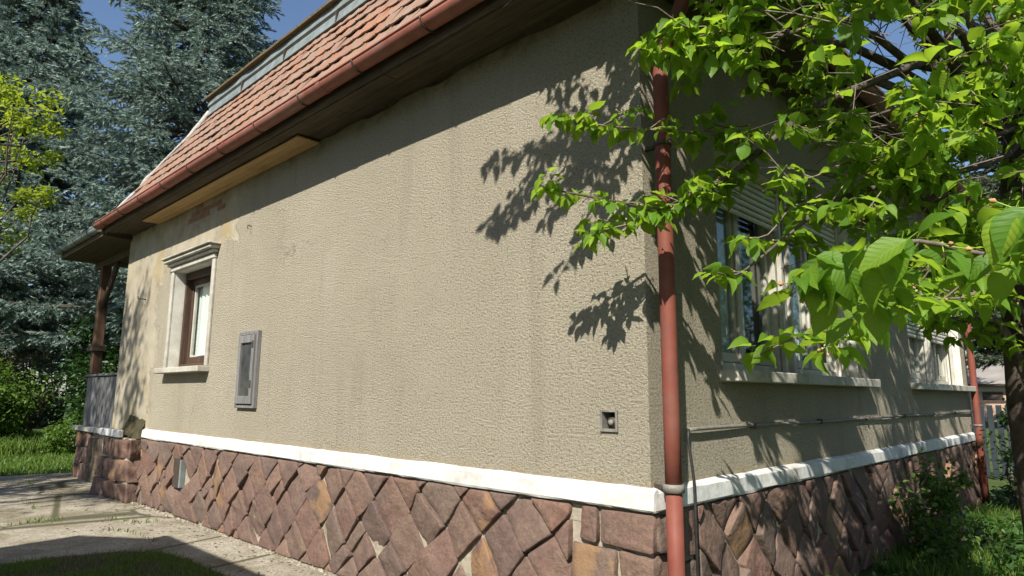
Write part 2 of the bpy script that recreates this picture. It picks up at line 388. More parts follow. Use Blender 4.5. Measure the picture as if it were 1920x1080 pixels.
# ---- plinth of rough stones in a slanting net
def clip(poly, x0, x1, z0, z1):
    for ax, lim, sg in ((0, x0, 1), (0, x1, -1), (1, z0, 1), (1, z1, -1)):
        out = []
        for i in range(len(poly)):
            p, q = poly[i], poly[(i+1) % len(poly)]; dp, dq = sg*(p[ax]-lim), sg*(q[ax]-lim)
            if dp >= 0: out.append(p)
            if dp*dq < 0:
                t = dp/(dp-dq); out.append((p[0]+t*(q[0]-p[0]), p[1]+t*(q[1]-p[1])))
        poly = out
        if len(poly) < 3: return []
    return poly
def area(p): return .5*sum(p[i][0]*p[(i+1) % len(p)][1]-p[(i+1) % len(p)][0]*p[i][1] for i in range(len(p)))
def inset(p, d):
    if area(p) < 0: p = p[::-1]
    n = len(p); L = []
    for i in range(n):
        a, b = np.array(p[i]), np.array(p[(i+1) % n]); t = b-a; l = np.linalg.norm(t)
        if l < 1e-4: continue
        t /= l; L.append((a+d*np.array([-t[1], t[0]]), t))
    out = []
    for i in range(len(L)):
        (a, t), (b, u) = L[i-1], L[i]; cr = t[0]*u[1]-t[1]*u[0]
        if abs(cr) < .08: out.append(b); continue
        s = ((b-a)[0]*u[1]-(b-a)[1]*u[0])/cr; out.append(a+s*t)
    return [tuple(q) for q in out]
def refine(p, st=.05, r=.22):
    # cut corners once, then resample
    q = []; n = len(p)
    for i in range(n):
        a, b = np.array(p[i]), np.array(p[(i+1) % n]); l = np.linalg.norm(b-a); c = min(r, .010/max(l, .01))
        q += [a+(b-a)*c, a+(b-a)*(1-c)]
    out = []
    for i in range(len(q)):
        a, b = q[i], q[(i+1) % len(q)]; k = max(1, int(np.linalg.norm(b-a)/st))
        out += [a+(b-a)*j/k for j in range(k)]
    return out
SEED = [0]
def stone(poly, place, parent, proud=.046, joint=.0075, rough=1., ochre=None):
    """one stone: outline (u, v) on a wall plane -> domed, chipped block; place(u, v, out) gives the world point"""
    SEED[0] += 1; sd = SEED[0]
    if abs(area(poly)) < .0022: return
    p = inset(poly, joint*(.6+1.0*rng.random()))
    if len(p) < 3 or area(p) < .0010: return
    p = refine(p); c = np.mean(p, 0); n = len(p); V = []; F = []
    pr = proud*(.7+.5*rng.random()); tilt = rng.normal(0, .11, 2)*rough
    for k, (sc, h) in enumerate(((1., -.04), (1.0, .66), (.985, .93), (.945, 1.), (.58, 1.), (.25, 1.01))):
        for q in p:
            d = np.array(q)-c; w = c+d*sc
            if k < 2: w = w+float(vnoise(np.array([q[0], q[1], sd*.37]), 24, 3))*.0065*d/max(np.linalg.norm(d), .05)
            o = pr*h if k else -.03
            if k: o += (w-c)@tilt+float(vnoise(np.array([w[0], w[1], sd*.11]), 11, 1))*.011*rough+float(vnoise(np.array([w[0], w[1], sd*.13]), 27, 4))*.006*rough
            V.append(place(w[0], w[1], o))
    V.append(place(c[0], c[1], pr*1.04))
    for k in range(5):
        for i in range(n):
            j = (i+1) % n; F.append((k*n+i, k*n+j, (k+1)*n+j, (k+1)*n+i))
    F += [(5*n+i, 5*n+(i+1) % n, 6*n) for i in range(n)]
    V = np.array(V); o0 = place(c[0], c[1], 0.); me_o = mk('stone', V-np.array(o0), F, 'stone', parent, True, np.zeros(len(V)), o0, {'ochre': np.full(len(V), (1. if SEED[0] % 9 == 4 else 0.) if ochre is None else ochre)})
    return me_o
def net(x0, x1, z0, z1, place, parent, e1=(.225, -.245), e2=(-.205, -.200), flip=1, holes=(), **kw):
    e1 = np.array(e1)*[flip, 1]; e2 = np.array(e2)*[flip, 1]; J = {}
    r = np.random.default_rng(int(abs(x0*100)+5))
    def node(i, j):
        if (i, j) not in J: J[i, j] = np.array([x1+.05, z1+.02])+i*e1+j*e2+r.normal(0, 1, 2)*[.021, .021]
        return J[i, j]
    for i in range(-45, 46):
        for j in range(-45, 46):
            q = [tuple(node(i, j)), tuple(node(i+1, j)), tuple(node(i+1, j+1)), tuple(node(i, j+1))]
            if max(a[0] for a in q) < x0 or min(a[0] for a in q) > x1 or max(a[1] for a in q) < z0 or min(a[1] for a in q) > z1: continue
            qs = [q]
            if r.random() < .06:    # some stones are split in two
                t = .35+.3*r.random(); m1 = tuple(np.array(q[0])*(1-t)+np.array(q[1])*t); m2 = tuple(np.array(q[3])*(1-t)+np.array(q[2])*t)
                qs = [[q[0], m1, m2, q[3]], [m1, q[1], q[2], m2]]
            for w in qs:
                w = clip(w, x0, x1, z0, z1)
                if not w: continue
                c = np.mean(w, 0)
                if any(h[0] < c[0] < h[1] and h[2] < c[1] < h[3] for h in holes): continue
                stone(w, place, parent, **kw)
plinth = part('plinth')
mb = MB()
mb.add([(-8.6, .004, 0), (.0, .004, 0), (.0, .004, ZB0+.004), (-8.6, .004, ZB0+.004)], [(0, 1, 2, 3)])
mb.add([(-.004, .004, 0), (-.004, HY, 0), (-.004, HY, ZB0+.004), (-.004, .004, ZB0+.004)], [(0, 1, 2, 3)])
mb.build('mortar', 'mortar', plinth)
pA = lambda u, v, o: (u, .006-o, v); pB = lambda u, v, o: (-.006+o, u, v)
vent = (-7.10, -6.90, .36, .73)
net(-8.55, -.56, .012, ZB0-.008, pA, plinth, holes=[vent])
net(.44, HY-.02, .0, ZB0-.008, pB, plinth, flip=1)
# quoins at the corner
for (a, b, c, d) in ((-.345, .035, .690, .905), (-.50, -.35, .685, .905), (-.22, .035, .40, .685), (-.56, -.225, .45, .68), (-.34, .035, .16, .395), (-.56, -.345, .20, .445), (-.56, -.2, .0, .155), (-.195, .035, .0, .155)):
    j = lambda: rng.normal(0, .008)
    stone([(a+j(), c+j()), (b, c+j()), (b, d+j()), (a+j(), d+j())], pA, plinth, proud=.042, rough=.8, ochre=1. if a < -.5 and .4 < c < .5 else 0.)
for (a, b, c, d) in ((.0, .20, .690, .905), (.205, .43, .62, .905), (.0, .26, .40, .685), (.265, .43, .33, .61), (.0, .22, .16, .395), (.225, .43, .0, .32), (.0, .21, .0, .155)):
    j = lambda: rng.normal(0, .008)
    stone([(a, c+j()), (b+j(), c+j()), (b+j(), d+j()), (a, d+j())], pB, plinth, proud=.042, rough=.8, ochre=0.)
# small cellar vent in the plinth
v = part('cellar_vent')
box('vent_frame', 'zinc', v, -6.925, -6.885, -.062, .0, .375, .715, .003)
box('vent_shade_panel', 'dark_iron', v, -7.16, -6.925, -.054, .0, .365, .725, .002)  # flat dark panel in front; its colour stands for shade in the open vent
# stub of an old wall at the far end of the long facade
stub = part('wall_stub')
SY = -.19
MB().box(-9.98, -8.60, SY+.02, .06, 0, .90, .01).build('mortar', 'mortar', stub)
pF = lambda u, v, o: (u, SY+.02-o, v); pS = lambda u, v, o: (-8.60+o, u, v)
for z0, z1, cuts in ((0., .28, (-9.98, -9.45, -8.99, -8.58)), (.285, .60, (-9.98, -9.60, -9.10, -8.58)), (.605, .895, (-9.98, -9.40, -9.02, -8.58))):
    for a, b in zip(cuts, cuts[1:]): stone([(a, z0), (b, z0+.01), (b, z1), (a, z1-.01)], pF, stub, proud=.06, rough=1.4)
for z0, z1 in ((0., .28), (.285, .60), (.605, .895)): stone([(SY, z0), (.0, z0), (.0, z1), (SY, z1)], pS, stub, proud=.05, rough=1.6)
b_ = box('band', 'white_paint', stub, -9.95, -8.95, SY-.045, SY+.02, ZB0-.01, ZB1-.02, .008)
V = []; F = []; nx, nz = 16, 9
for i in range(nx+1):
    for k in range(nz+1):
        u = i/nx; w = k/nz; x = -9.35+.78*u; z = .90+w*(.34-.06*u)
        o = (1-w)**1.6*(.13-.02*u)*(1 if i < nx else .4)
        V.append((x+.03*float(vnoise(np.array([x, 0, z]), 9)), .004-max(o+.030*float(vnoise(np.array([x, z, 3.]), 10))*(1 if 0 < w < 1 else 0), .0 if w == 1 else .006), z+.02*float(vnoise(np.array([x, z, 9.]), 7))))
for i in range(nx):
    for k in range(nz): F.append((i*(nz+1)+k, (i+1)*(nz+1)+k, (i+1)*(nz+1)+k+1, i*(nz+1)+k+1))
mk('broken_plaster', V, F, 'moss', stub)

# ---- bricks laid bare under the eaves
br = part('bare_brick')
for r_ in range(3):
    for c_ in range(5):
        if rng.random() < .5: continue
        x = -7.55+c_*.255+(.12 if r_ % 2 else 0); z = 3.93+r_*.078
        box('brick', 'brick', br, x, x+.24, -.007-.006*rng.random(), .03, z, z+.066, .006)

# ---- window in the long facade
def slab_box(name, mat, par, *a, b=.004): return box(name, mat, par, *a, b)
w = part('window'); x0, x1, z0, z1 = wA; RD = .15
MB().add([(x0, 0, z0), (x0, RD, z0), (x0, RD, z1), (x0, 0, z1)], [(0, 1, 2, 3)]).add([(x1, 0, z0), (x1, RD, z0), (x1, RD, z1), (x1, 0, z1)], [(3, 2, 1, 0)]).add([(x0, 0, z1), (x1, 0, z1), (x1, RD, z1), (x0, RD, z1)], [(3, 2, 1, 0)]).add([(x0, 0, z0), (x1, 0, z0), (x1, RD, z0), (x0, RD, z0)], [(0, 1, 2, 3)]).build('reveal', 'reveal_plaster', w)
box('surround', 'sill_stone', w, x1, x1+.085, -.03, .0, z0, z1+.02, .006)
box('surround', 'sill_stone', w, x0-.085, x0, -.03, .0, z0, z1+.02, .006)
mb = MB()
for i, (o, za, zb) in enumerate(((.045, z1+.0, z1+.07), (.085, z1+.073, z1+.115), (.13, z1+.118, z1+.165), (.16, z1+.167, z1+.195))): mb.box(x0-.06-o*.75, x1+.06+o*.75, -o, .002, za, zb, .010)
mb.build('cornice', 'sill_stone', w)
box('sill', 'sill_stone', w, x0-.09, x1+.12, -.15, RD, z0-.075, z0-.002, .008)
fy = RD-.005; by = fy+.10
mb = MB()
mb.box(x0, x0+.05, fy, by, z0, z1).box(x1-.05, x1, fy, by, z0, z1).box(x0+.05, x1-.05, fy, by, z1-.10, z1).box(x0+.05, x1-.05, fy, by, z0, z0+.06)
mb.build('frame', 'brown_wood', w)
mb = MB(); a, b, za, zb, t = x0+.05, x1-.05, z0+.06, z1-.10, .065
mb.box(a, a+t, by-.02, by+.045, za, zb).box(b-t, b, by-.02, by+.045, za, zb).box(a+t, b-t, by-.02, by+.045, zb-.08, zb).box(a+t, b-t, by-.02, by+.045, za, za+.10)
mb.build('sash', 'brown_wood', w)
mb = MB(); a, b, za, zb, t = a+t, b-t, za+.10, zb-.08, .028
mb.box(a, a+t, by, by+.04, za, zb).box(b-t, b, by, by+.04, za, zb).box(a+t, b-t, by, by+.04, zb-t, zb).box(a+t, b-t, by, by+.04, za, za+t)
mb.build('glazing_bead', 'frame_cream', w)
box('pane', 'glass', w, a+t, b-t, by+.018, by+.022, za+t, zb-t, .0005)
V = []; F = []; n = 60
for i in range(n+1):
    u = a-.1+(b-a+.2)*i/n; yy = by+.075+.014*math.sin(i*1.05)+.008*math.sin(i*2.9)
    V += [(u, yy, za-.1), (u, yy, zb+.1)]
for i in range(n): F.append((2*i, 2*i+2, 2*i+3, 2*i+1))
mk('curtain', V, F, 'curtain', w, True)
box('draught_roll', 'white_paint', w, -7.45, -6.72, by-.018, by+.016, z0+.162, z0+.20, .012)

# ---- small glazed hatch
h = part('hatch'); x0, x1, z0, z1 = -5.47, -4.985, 1.395, 2.255
mb = MB(); t = .042
mb.box(x0, x0+t, -.045, .0, z0, z1, .005).box(x1-t, x1, -.045, .0, z0, z1, .005).box(x0+t, x1-t, -.043, .0, z1-t, z1, .005).box(x0+t, x1-t, -.043, .0, z0, z0+t, .005)
mb.build('frame', 'grey_wood', h)
mb = MB(); a, b, c, d = x0+t+.004, x1-t-.004, z0+t+.004, z1-t-.004; t = .058
mb.box(a, a+t, -.066, -.02, c, d, .005).box(b-t, b, -.066, -.02, c, d, .005).box(a+t, b-t, -.064, -.02, d-t-.03, d, .005).box(a+t, b-t, -.064, -.02, c, c+t+.03, .005)
mb.build('sash', 'grey_wood', h)
box('pane', 'dark_glass', h, a+t, b-t, -.038, -.034, c+t+.03, d-t-.03, .0005)
box('backing', 'dark_board', h, a+t-.01, b-t+.01, -.015, -.002, c+t, d-t, .001)
for zz in (1.62, 2.06): box('hinge', 'dark_iron', h, x1-.085, x1-.05, -.072, -.060, zz, zz+.08, .002)

# ---- clean-out box near the corner
k = part('cleanout_box'); x0, x1, z0, z1 = clean
mb = MB(); mb.box(x0, x0+.014, -.016, .1, z0, z1, .002).box(x1-.014, x1, -.016, .1, z0, z1, .002).box(x0+.014, x1-.014, -.014, .1, z1-.014, z1, .002).box(x0+.014, x1-.014, -.014, .1, z0, z0+.018, .002)
mb.build('frame', 'rusty_pipe', k)
box('back', 'black_pipe', k, x0+.014, x1-.014, .09, .098, z0+.018, z1-.014, .001)
tube('valve', 'dark_iron', k, [(-.275, .088, 1.395), (-.275, .02, 1.395)], .034, 16)
tube('valve_knob', 'rusty_pipe', k, [(-.275, .02, 1.395), (-.275, .005, 1.395), (-.275, -.004, 1.395)], [.02, .018, .008], 12)

# ---- hook and nails in the long facade
hk = tube('hook', 'dark_iron', house, [(-9.1, .0, 3.0), (-9.1, -.06, 3.01), (-9.1, -.11, 3.0), (-9.1, -.12, 3.04)], .009, 8)
tube('nail', 'dark_iron', house, [(-5.45, .0, 3.53), (-5.45, -.05, 3.535), (-5.43, -.055, 3.49)], .006, 6)

# ---- windows of the short facade
def short_window(Y0, Y1, Z0, Z1, drop):
    w = part('window'); R_ = .18
    MB().add([(0, Y0, Z0), (-R_, Y0, Z0), (-R_, Y0, Z1), (0, Y0, Z1)], [(0, 1, 2, 3)]).add([(0, Y1, Z0), (-R_, Y1, Z0), (-R_, Y1, Z1), (0, Y1, Z1)], [(3, 2, 1, 0)]).add([(0, Y0, Z1), (0, Y1, Z1), (-R_, Y1, Z1), (-R_, Y0, Z1)], [(0, 1, 2, 3)]).build('reveal', 'reveal_plaster', w)
    box('sill', 'sill_stone', w, -R_, .13, Y0-.05, Y1+.24, Z0-.082, Z0-.002, .007)
    mid = (Y0+Y1)/2; fx = -R_; t = .07
    mb = MB(); mb.box(fx-.09, fx, Y0, Y0+t, Z0, Z1).box(fx-.09, fx, Y1-t, Y1, Z0, Z1).box(fx-.09, fx, Y0+t, Y1-t, Z1-t, Z1).box(fx-.09, fx, Y0+t, Y1-t, Z0, Z0+t)
    mb.build('frame', 'frame_cream', w)
    box('mullion', 'frame_cream', w, fx-.09, fx+.035, mid-.11, mid+.11, Z0+.004, Z1-t, .01)
    for A, B in ((Y0+t, mid-.11), (mid+.11, Y1-t)):
        c = (A+B)/2
        for a, b in ((A, c-.012), (c+.012, B)):
            s = .058; za, zb = Z0+t+.006, Z1-t-.006
            mb = MB(); mb.box(fx-.07, fx-.02, a+.004, a+s, za, zb).box(fx-.07, fx-.02, b-s, b-.004, za, zb).box(fx-.07, fx-.02, a+s, b-s, zb-s, zb).box(fx-.07, fx-.02, a+s, b-s, za, za+s+.015)
            mb.build('sash', 'frame_cream', w)
            box('pane', 'glass', w, fx-.048, fx-.044, a+s, b-s, za+s+.015, zb-s, .0005)
        box('post', 'frame_cream', w, fx-.02, fx+.004, c-.03, c+.03, Z0+t, Z1-t, .006)
        # net curtains inside, drawn in two folds that leave dark gaps
        for (u, v_) in ((A+.06, A+.40), (A+.52, B-.10)):
            V = []; F = []; n = 44
            for i in range(n+1):
                yy = u+(v_-u)*i/n; xx = fx-.22+.025*math.sin(i*1.1)+.01*math.sin(i*2.7); V += [(xx, yy, Z0), (xx, yy, Z1)]
            for i in range(n): F.append((2*i, 2*i+2, 2*i+3, 2*i+1))
            mk('curtain', V, F, 'curtain', w, True)
        # half lowered roller blind: slats in side rails
        z = Z1-.004
        while z > Z1-drop:
            V = []; hs = .043
            prof = [(fx+.060, z), (fx+.073, z-.010), (fx+.075, z-hs*.5), (fx+.073, z-hs+.010), (fx+.060, z-hs), (fx+.055, z-hs*.5)]
            n = len(prof); V = [(x, A-.03, q) for x, q in prof]+[(x, B+.03, q) for x, q in prof]
            F = [(i, (i+1) % n, (i+1) % n+n, i+n) for i in range(n)]+[tuple(range(n))[::-1], tuple(range(n, 2*n))]
            mk('blind_slat', V, F, 'shutter_cream', w); z -= hs+.009
        for yy in (A-.045, B+.005): box('blind_rail', 'frame_cream', w, fx+.05, fx+.09, yy, yy+.04, Z0+.006, Z1-.003, .004)
    return w
short_window(*W1, .36); short_window(*W2, .95)

# ---- conduit along the short facade
c = part('conduit')
P = [(.022, .40, 1.352)]+[(.022+.004*math.sin(t*3), t, 1.352+.004*math.sin(t*1.7)) for t in np.linspace(.5, 9.05, 24)]
tube('pipe', 'rusty_pipe', c, P, .0125, 8)
tube('riser', 'black_pipe', c, [(.030, .385, 1.36), (.030, .378, 1.30), (.062, .372, 1.06), (.064, .372, .9), (.064, .372, .0)], .009, 8)
for yy in (1.3, 2.6, 3.9, 5.2, 6.5, 7.8): box('clip', 'dark_iron', c, 0, .045, yy-.012, yy+.012, 1.333, 1.371, .003)

# ---- roof
OV = .50; EZ = 4.30; SL = 1.72; INS = 1.13
ex0, ex1, ey0, ey1 = -10.12, OV-.08, -OV+.08, HY+OV-.08
TZ = EZ+INS*SL
roof = part('roof')
q = [(ex0, ey0, EZ), (ex1, ey0, EZ), (ex1, ey1, EZ), (ex0, ey1, EZ)]
p = [(ex0+INS, ey0+INS, TZ), (ex1-INS, ey0+INS, TZ), (ex1-INS, ey1-INS, TZ), (ex0+INS, ey1-INS, TZ)]
r_ = [(-7.2, 4.5, TZ+1.2), (-2.6, 4.5, TZ+1.2)]
MB().add(q+p, [(0, 1, 5, 4), (1, 2, 6, 5), (2, 3, 7, 6), (3, 0, 4, 7)]).build('roof_deck', 'dark_board', roof)
# upper, flatter roof with an overhanging lichen-covered edge
o = .06; p2 = [(a+sx*o, b+sy*o, TZ+.30) for (a, b, _), (sx, sy) in zip(p, ((-1, -1), (1, -1), (1, 1), (-1, 1)))]
MB().add(p2+r_, [(0, 1, 5, 4), (1, 2, 5), (2, 3, 4, 5), (3, 0, 4)]).build('upper_roof', 'tile', roof)
mb = MB(); 
V = []; F = []
for i in range(61):
    x = ex0+INS-.1+(ex1-ex0-2*INS+.2)*i/60; w_ = .018*float(vnoise(np.array([x, 1., 2.]), 3.))
    V += [(x, ey0+INS-.12+w_, TZ+.275+w_), (x, ey0+INS-.125+w_, TZ+.305+w_), (x, ey0+INS+.05, TZ+.345), (x, ey0+INS+.05, TZ+.28)]
for i in range(60):
    for k in range(4): F.append((4*i+k, 4*i+4+k, 4*i+4+(k+1) % 4, 4*i+(k+1) % 4))
F += [(0, 1, 2, 3), (240, 243, 242, 241)]
mk('eaves_edge', V, F, 'lichen', roof)
mb = MB().box(ex1-INS, ex1-INS+.1, ey0+INS-.1, ey1-INS+.1, TZ+.27, TZ+.32).build('eaves_edge', 'lichen', roof)
# sheet-metal strip between the two slopes, in lengths
xs = np.linspace(ex0+INS-.02, ex1-INS+.02, 7)
for a, b in zip(xs, xs[1:]):
    y_ = ey0+INS
    V = [(a, y_-.085, TZ-.035), (b-.006, y_-.085, TZ-.035), (b-.006, y_-.045, TZ+.13), (a, y_-.045, TZ+.13), (b-.006, y_-.075, TZ+.15), (a, y_-.075, TZ+.15), (b-.006, y_-.05, TZ+.285), (a, y_-.05, TZ+.285), (a, y_+.1, TZ-.02), (b-.006, y_+.1, TZ-.02), (a, y_+.1, TZ+.28), (b-.006, y_+.1, TZ+.28)]
    mk('metal_strip', V, [(0, 1, 2, 3), (3, 2, 4, 5), (5, 4, 6, 7), (0, 8, 9, 1), (0, 3, 5, 7, 10, 8), (1, 9, 11, 6, 4, 2)], 'zinc', roof)
    box('seam', 'dark_iron', roof, b-.012, b+.004, y_-.094, y_-.04, TZ-.03, TZ+.13, .002)
mb = MB().box(ex1-INS-.1, ex1-INS+.07, ey0+INS, ey1-INS, TZ-.03, TZ+.27).build('metal_strip', 'zinc', roof)
# tiles
sv = np.array([0, 1., SL]); sv /= np.linalg.norm(sv); nv = np.array([0, -sv[2], sv[1]])
TW = .205; ROWS = 7; slen = INS*math.hypot(1, SL); EXP = (slen+.02)/ROWS
def tile_mesh():
    L = EXP+.06; V = []; prof = [(0, .0), (.0, .015), (.018, .021), (.036, .015), (.10, .011), (.165, .013), (.19, .018), (.2005, .012), (.2005, .0)]
    for t in (-.012, L*.5, L):
        lift = .028*(1-t/L)
        for (u, hgt) in prof: V.append(np.array([u, 0, 0])+sv*t+nv*(hgt+lift))
    n = len(prof); F = []
    for i in (0, 1):
        for k in range(n-1): F.append((i*n+k, i*n+k+1, (i+1)*n+k+1, (i+1)*n+k))
    F += [tuple(range(n))[::-1]]
    return np.array(V), F
tv, tf = tile_mesh(); cand = []
for r__ in range(ROWS):
    off = ey0+INS*r__/ROWS; zz = EZ+INS*SL*r__/ROWS; ins = INS*(r__+.35)/ROWS
    xa, xb = ex0+ins, ex1-ins; kx = int((xb-xa)/TW)
    for i in range(kx+1):
        x = xa+i*TW
        if x+TW > xb+.12: continue
        cand.append(np.array([x, off, zz]))
cand = np.array(cand); pr = proj(cand+[.1, 0, .1])
sc_ = np.where((pr[:, 0] > -40) & (pr[:, 0] < 1960) & (pr[:, 1] > -60) & (pr[:, 2] > 0), 1/pr[:, 2], 0)
order = np.argsort(-sc_); t_me = None; rest = []
for n_, i in enumerate(order):
    if n_ < 300 and sc_[i] > 0:
        if t_me is None:
            first = mk('tile', tv, tf, 'tile', roof, False, np.zeros(len(tv)), cand[i]); t_me = first.data; o_ = first
        else: o_ = link('tile', t_me, roof, cand[i])
        o_.rotation_euler = (rng.normal(0, .022), rng.normal(0, .010), rng.normal(0, .012))
        sl_ = -.03*rng.random() if rng.random() < .07 else 0; o_.location = [cand[i][a]+sl_*sv[a]+rng.normal(0, .002) for a in range(3)]
    else: rest.append(cand[i])
mb = MB(); tone = []
for cpos in rest:
    mb.add(tv+cpos, tf); tone += [rng.random()]*len(tv)
# short side slope
svb = np.array([-sv[1], 0, sv[2]]); nvb = np.array([sv[2], 0, sv[1]])
RB = np.stack([[0, 1, 0], -svb*0+np.cross(nvb, [0, 1, 0])*1, nvb], 1)
def rotB(V): return np.stack([-V[:, 1], V[:, 0], V[:, 2]], 1)
for r__ in range(ROWS):
    off = INS*r__/ROWS; ins = INS*(r__+.35)/ROWS; zz = EZ+INS*SL*r__/ROWS; ya, yb = ey0+ins, ey1-ins
    for i in range(int((yb-ya)/TW)):
        mb.add(rotB(tv)+[ex1-off, ya+i*TW, zz], tf); tone += [rng.random()]*len(tv)
tag(mb.build('tile', 'tile', roof, False, tone), kind='stuff')
# mortared hips
for (A, B, nm) in ((np.array([ex0-.02, ey0, EZ+.05]), np.array([ex0+INS, ey0+INS-.02, TZ+.06]), 0), (np.array([ex1, ey0, EZ+.05]), np.array([ex1-INS, ey0+INS, TZ+.06]), 1)):
    P = [A+(B-A)*t+np.array([float(vnoise(np.array([t*9, nm, 0.]), 1.)), float(vnoise(np.array([t*9, nm, 4.]), 1.)), 0])*.02 for t in np.linspace(0, 1, 26)]
    tube('hip_mortar', 'hip_mortar', roof, P, [.034+.016*float(vnoise(np.array([t*13, nm, 8.]), 1.)) for t in np.linspace(0, 1, 26)], 7)

# ---- eaves boards
ev = part('eaves')
def boards_x(xa, xb, y0, y1, z0, z1, mat, n, nm='soffit_board'):
    xs = np.linspace(xa, xb, n+1)
    for a, b in zip(xs, xs[1:]):
        dz = rng.normal(0, .003); box(nm, mat, ev, a+.002, b-.002, y0, y1, z0+dz, z1+dz, .004)
boards_x(-10.0, .40, -.40, -.285, 4.165, 4.195, 'dark_board', 4)
boards_x(-10.0, .30, -.280, -.145, 4.185, 4.21, 'dark_board', 3)
boards_x(-10.0, .14, -.140, -.004, 4.19, 4.215, 'dark_board', 3)
boards_x(-10.1, .42, -.425, -.402, 4.17, 4.32, 'dark_board', 4, 'fascia')
for y0, y1 in ((-.262, -.178), (-.174, -.090), (-.086, -.006)): box('soffit_board', 'new_wood', ev, -8.75, -3.92, y0, y1, 4.148+.004*rng.random(), 4.172, .005)
for a, b, z0 in ((.285, .40, 4.165), (.145, .28, 4.185), (.004, .14, 4.19)): box('soffit_board', 'dark_board', ev, a, b, -.38+.1*0, HY+.3, z0+.002, z0+.027, .004)
box('fascia', 'dark_board', ev, .402, .425, -.40, HY+.42, 4.172, 4.322, .004)
# crumbling mortar line between the wall and the boards
V = []; F = []
for i in range(201):
    x = -10.1+10.1*i/200; a = max(0, float(vnoise(np.array([x, 0, 0.]), 2.3, 3)))*.05+.004; b = max(0, float(vnoise(np.array([x, 5, 0.]), 3.1, 4)))*.05+.004
    V += [(x, -a-.004, 4.189), (x, -.003, 4.189-b)]
for i in range(200): F.append((2*i, 2*i+2, 2*i+3, 2*i+1))
mk('mortar_line', V, F, 'soil', ev)

# ---- gutters
def gutter(name, mat, a, b, axis, c, z, r=.078, brackets=0):
    """half-round trough between a and b along an axis; c = the other coordinate of its centre"""
    n = max(2, int(abs(b-a)/.25)); V = []; F = []; K = 11
    ts = np.linspace(a, b, n+1)
    for t in ts:
        sag = .004*math.sin(t*1.9)
        for (rr, rev) in ((r, 0), (r-.006, 1)):
            A = np.linspace(0, PI, K)
            for w in (A if not rev else A[::-1]):
                u, v = rr*math.cos(w), -rr*math.sin(w)
                V.append((t, c+u, z+v+sag) if axis == 'x' else (c+u, t, z+v+sag))
    m = 2*K
    for i in range(n):
        for k in range(m): F.append((i*m+k, i*m+(k+1) % m, (i+1)*m+(k+1) % m, (i+1)*m+k))
    F += [tuple(range(m))[::-1], tuple(n*m+k for k in range(m))]
    g = part(name); mk('trough', V, F, mat, g, True)
    P = [(t, c-r if axis == 'x' else 0, z) if axis == 'x' else (c+r, t, z) for t in ts]
    tube('rolled_edge', mat, g, [(p[0], p[1], p[2]+.004) for p in P], .010, 8)
    for tt in np.arange(min(a, b)+1.1, max(a, b)-.2, 2.05):     # soldered laps
        A = np.linspace(-.05, PI+.05, 13); V = []
        for e_ in (-.035, .035): V += [(tt+e_, c+(r+.004)*math.cos(w), z-(r+.004)*math.sin(w)) if axis == 'x' else (c+(r+.004)*math.cos(w), tt+e_, z-(r+.004)*math.sin(w)) for w in A]
        mk('lap_joint', V, [(k_, k_+1, k_+14, k_+13) for k_ in range(12)], mat, g, True)
    for tt in np.arange(min(a, b)+.45, max(a, b), .92):
        P = []
        for w in np.linspace(-.15, PI+.0, 14):
            u, v = (r+.006)*math.cos(w), -(r+.006)*math.sin(w); P.append((tt, c+u*(1 if axis == 'x' else 1), z+v) if axis == 'x' else (c-u, tt, z+v))
        tube('bracket', 'dark_iron', g, P, .0075, 6)
    return g
gutter('gutter', 'gutter_red', -10.22, .58, 'x', -.505, 4.305)
gutter('gutter', 'gutter_red', -.58, HY+.6, 'y', .505, 4.305)
gutter('verandah_gutter', 'zinc', -12.95, -10.24, 'x', -.49, 4.27, .07)

# ---- downpipes
def downpipe(P, rs, collars, flip=1):
    d = part('downpipe'); tube('pipe', 'pipe_red', d, P, .047, 16)
    for (z, mat, hh, rr) in collars:
        x, y = P[-1][0], P[-1][1]
        tube('collar', mat, d, [(x, y, z-hh), (x, y, z+hh)], rr, 16)
        box('strap', 'dark_iron', d, -.02, x-.03, y-.012, y+.012, z-.012, z+.012, .003)
    return d
px_, py_ = .118, .045
bend = [(.505, -.02, 4.24), (.500, -.02, 4.17), (.47, -.018, 4.10), (.34, -.005, 3.93), (.19, .028, 3.70), (.135, .042, 3.60), (px_, py_, 3.50)]
downpipe(bend+[(px_, py_, z) for z in (3.2, 2.6, 2., 1.4)]+[(px_, py_, 1.06)], 0, [(3.05, 'dark_iron', .012, .056)])
d = downpipe([(px_, py_, 1.06), (px_, py_, .5), (px_, py_, 0.)], 0, [(1.05, 'rusty_pipe', .022, .060)])
d.children[0].scale = (1, 1, 1)
px_, py_ = .10, 8.93
downpipe([(.50, 9.0, 4.24), (.50, 9.0, 4.16), (.40, 8.98, 4.0), (.18, 8.95, 3.72), (px_, py_, 3.55)]+[(px_, py_, z) for z in (3., 2., 1., 0)], 0, [(3.0, 'dark_iron', .012, .056), (1.15, 'rusty_pipe', .015, .057)])

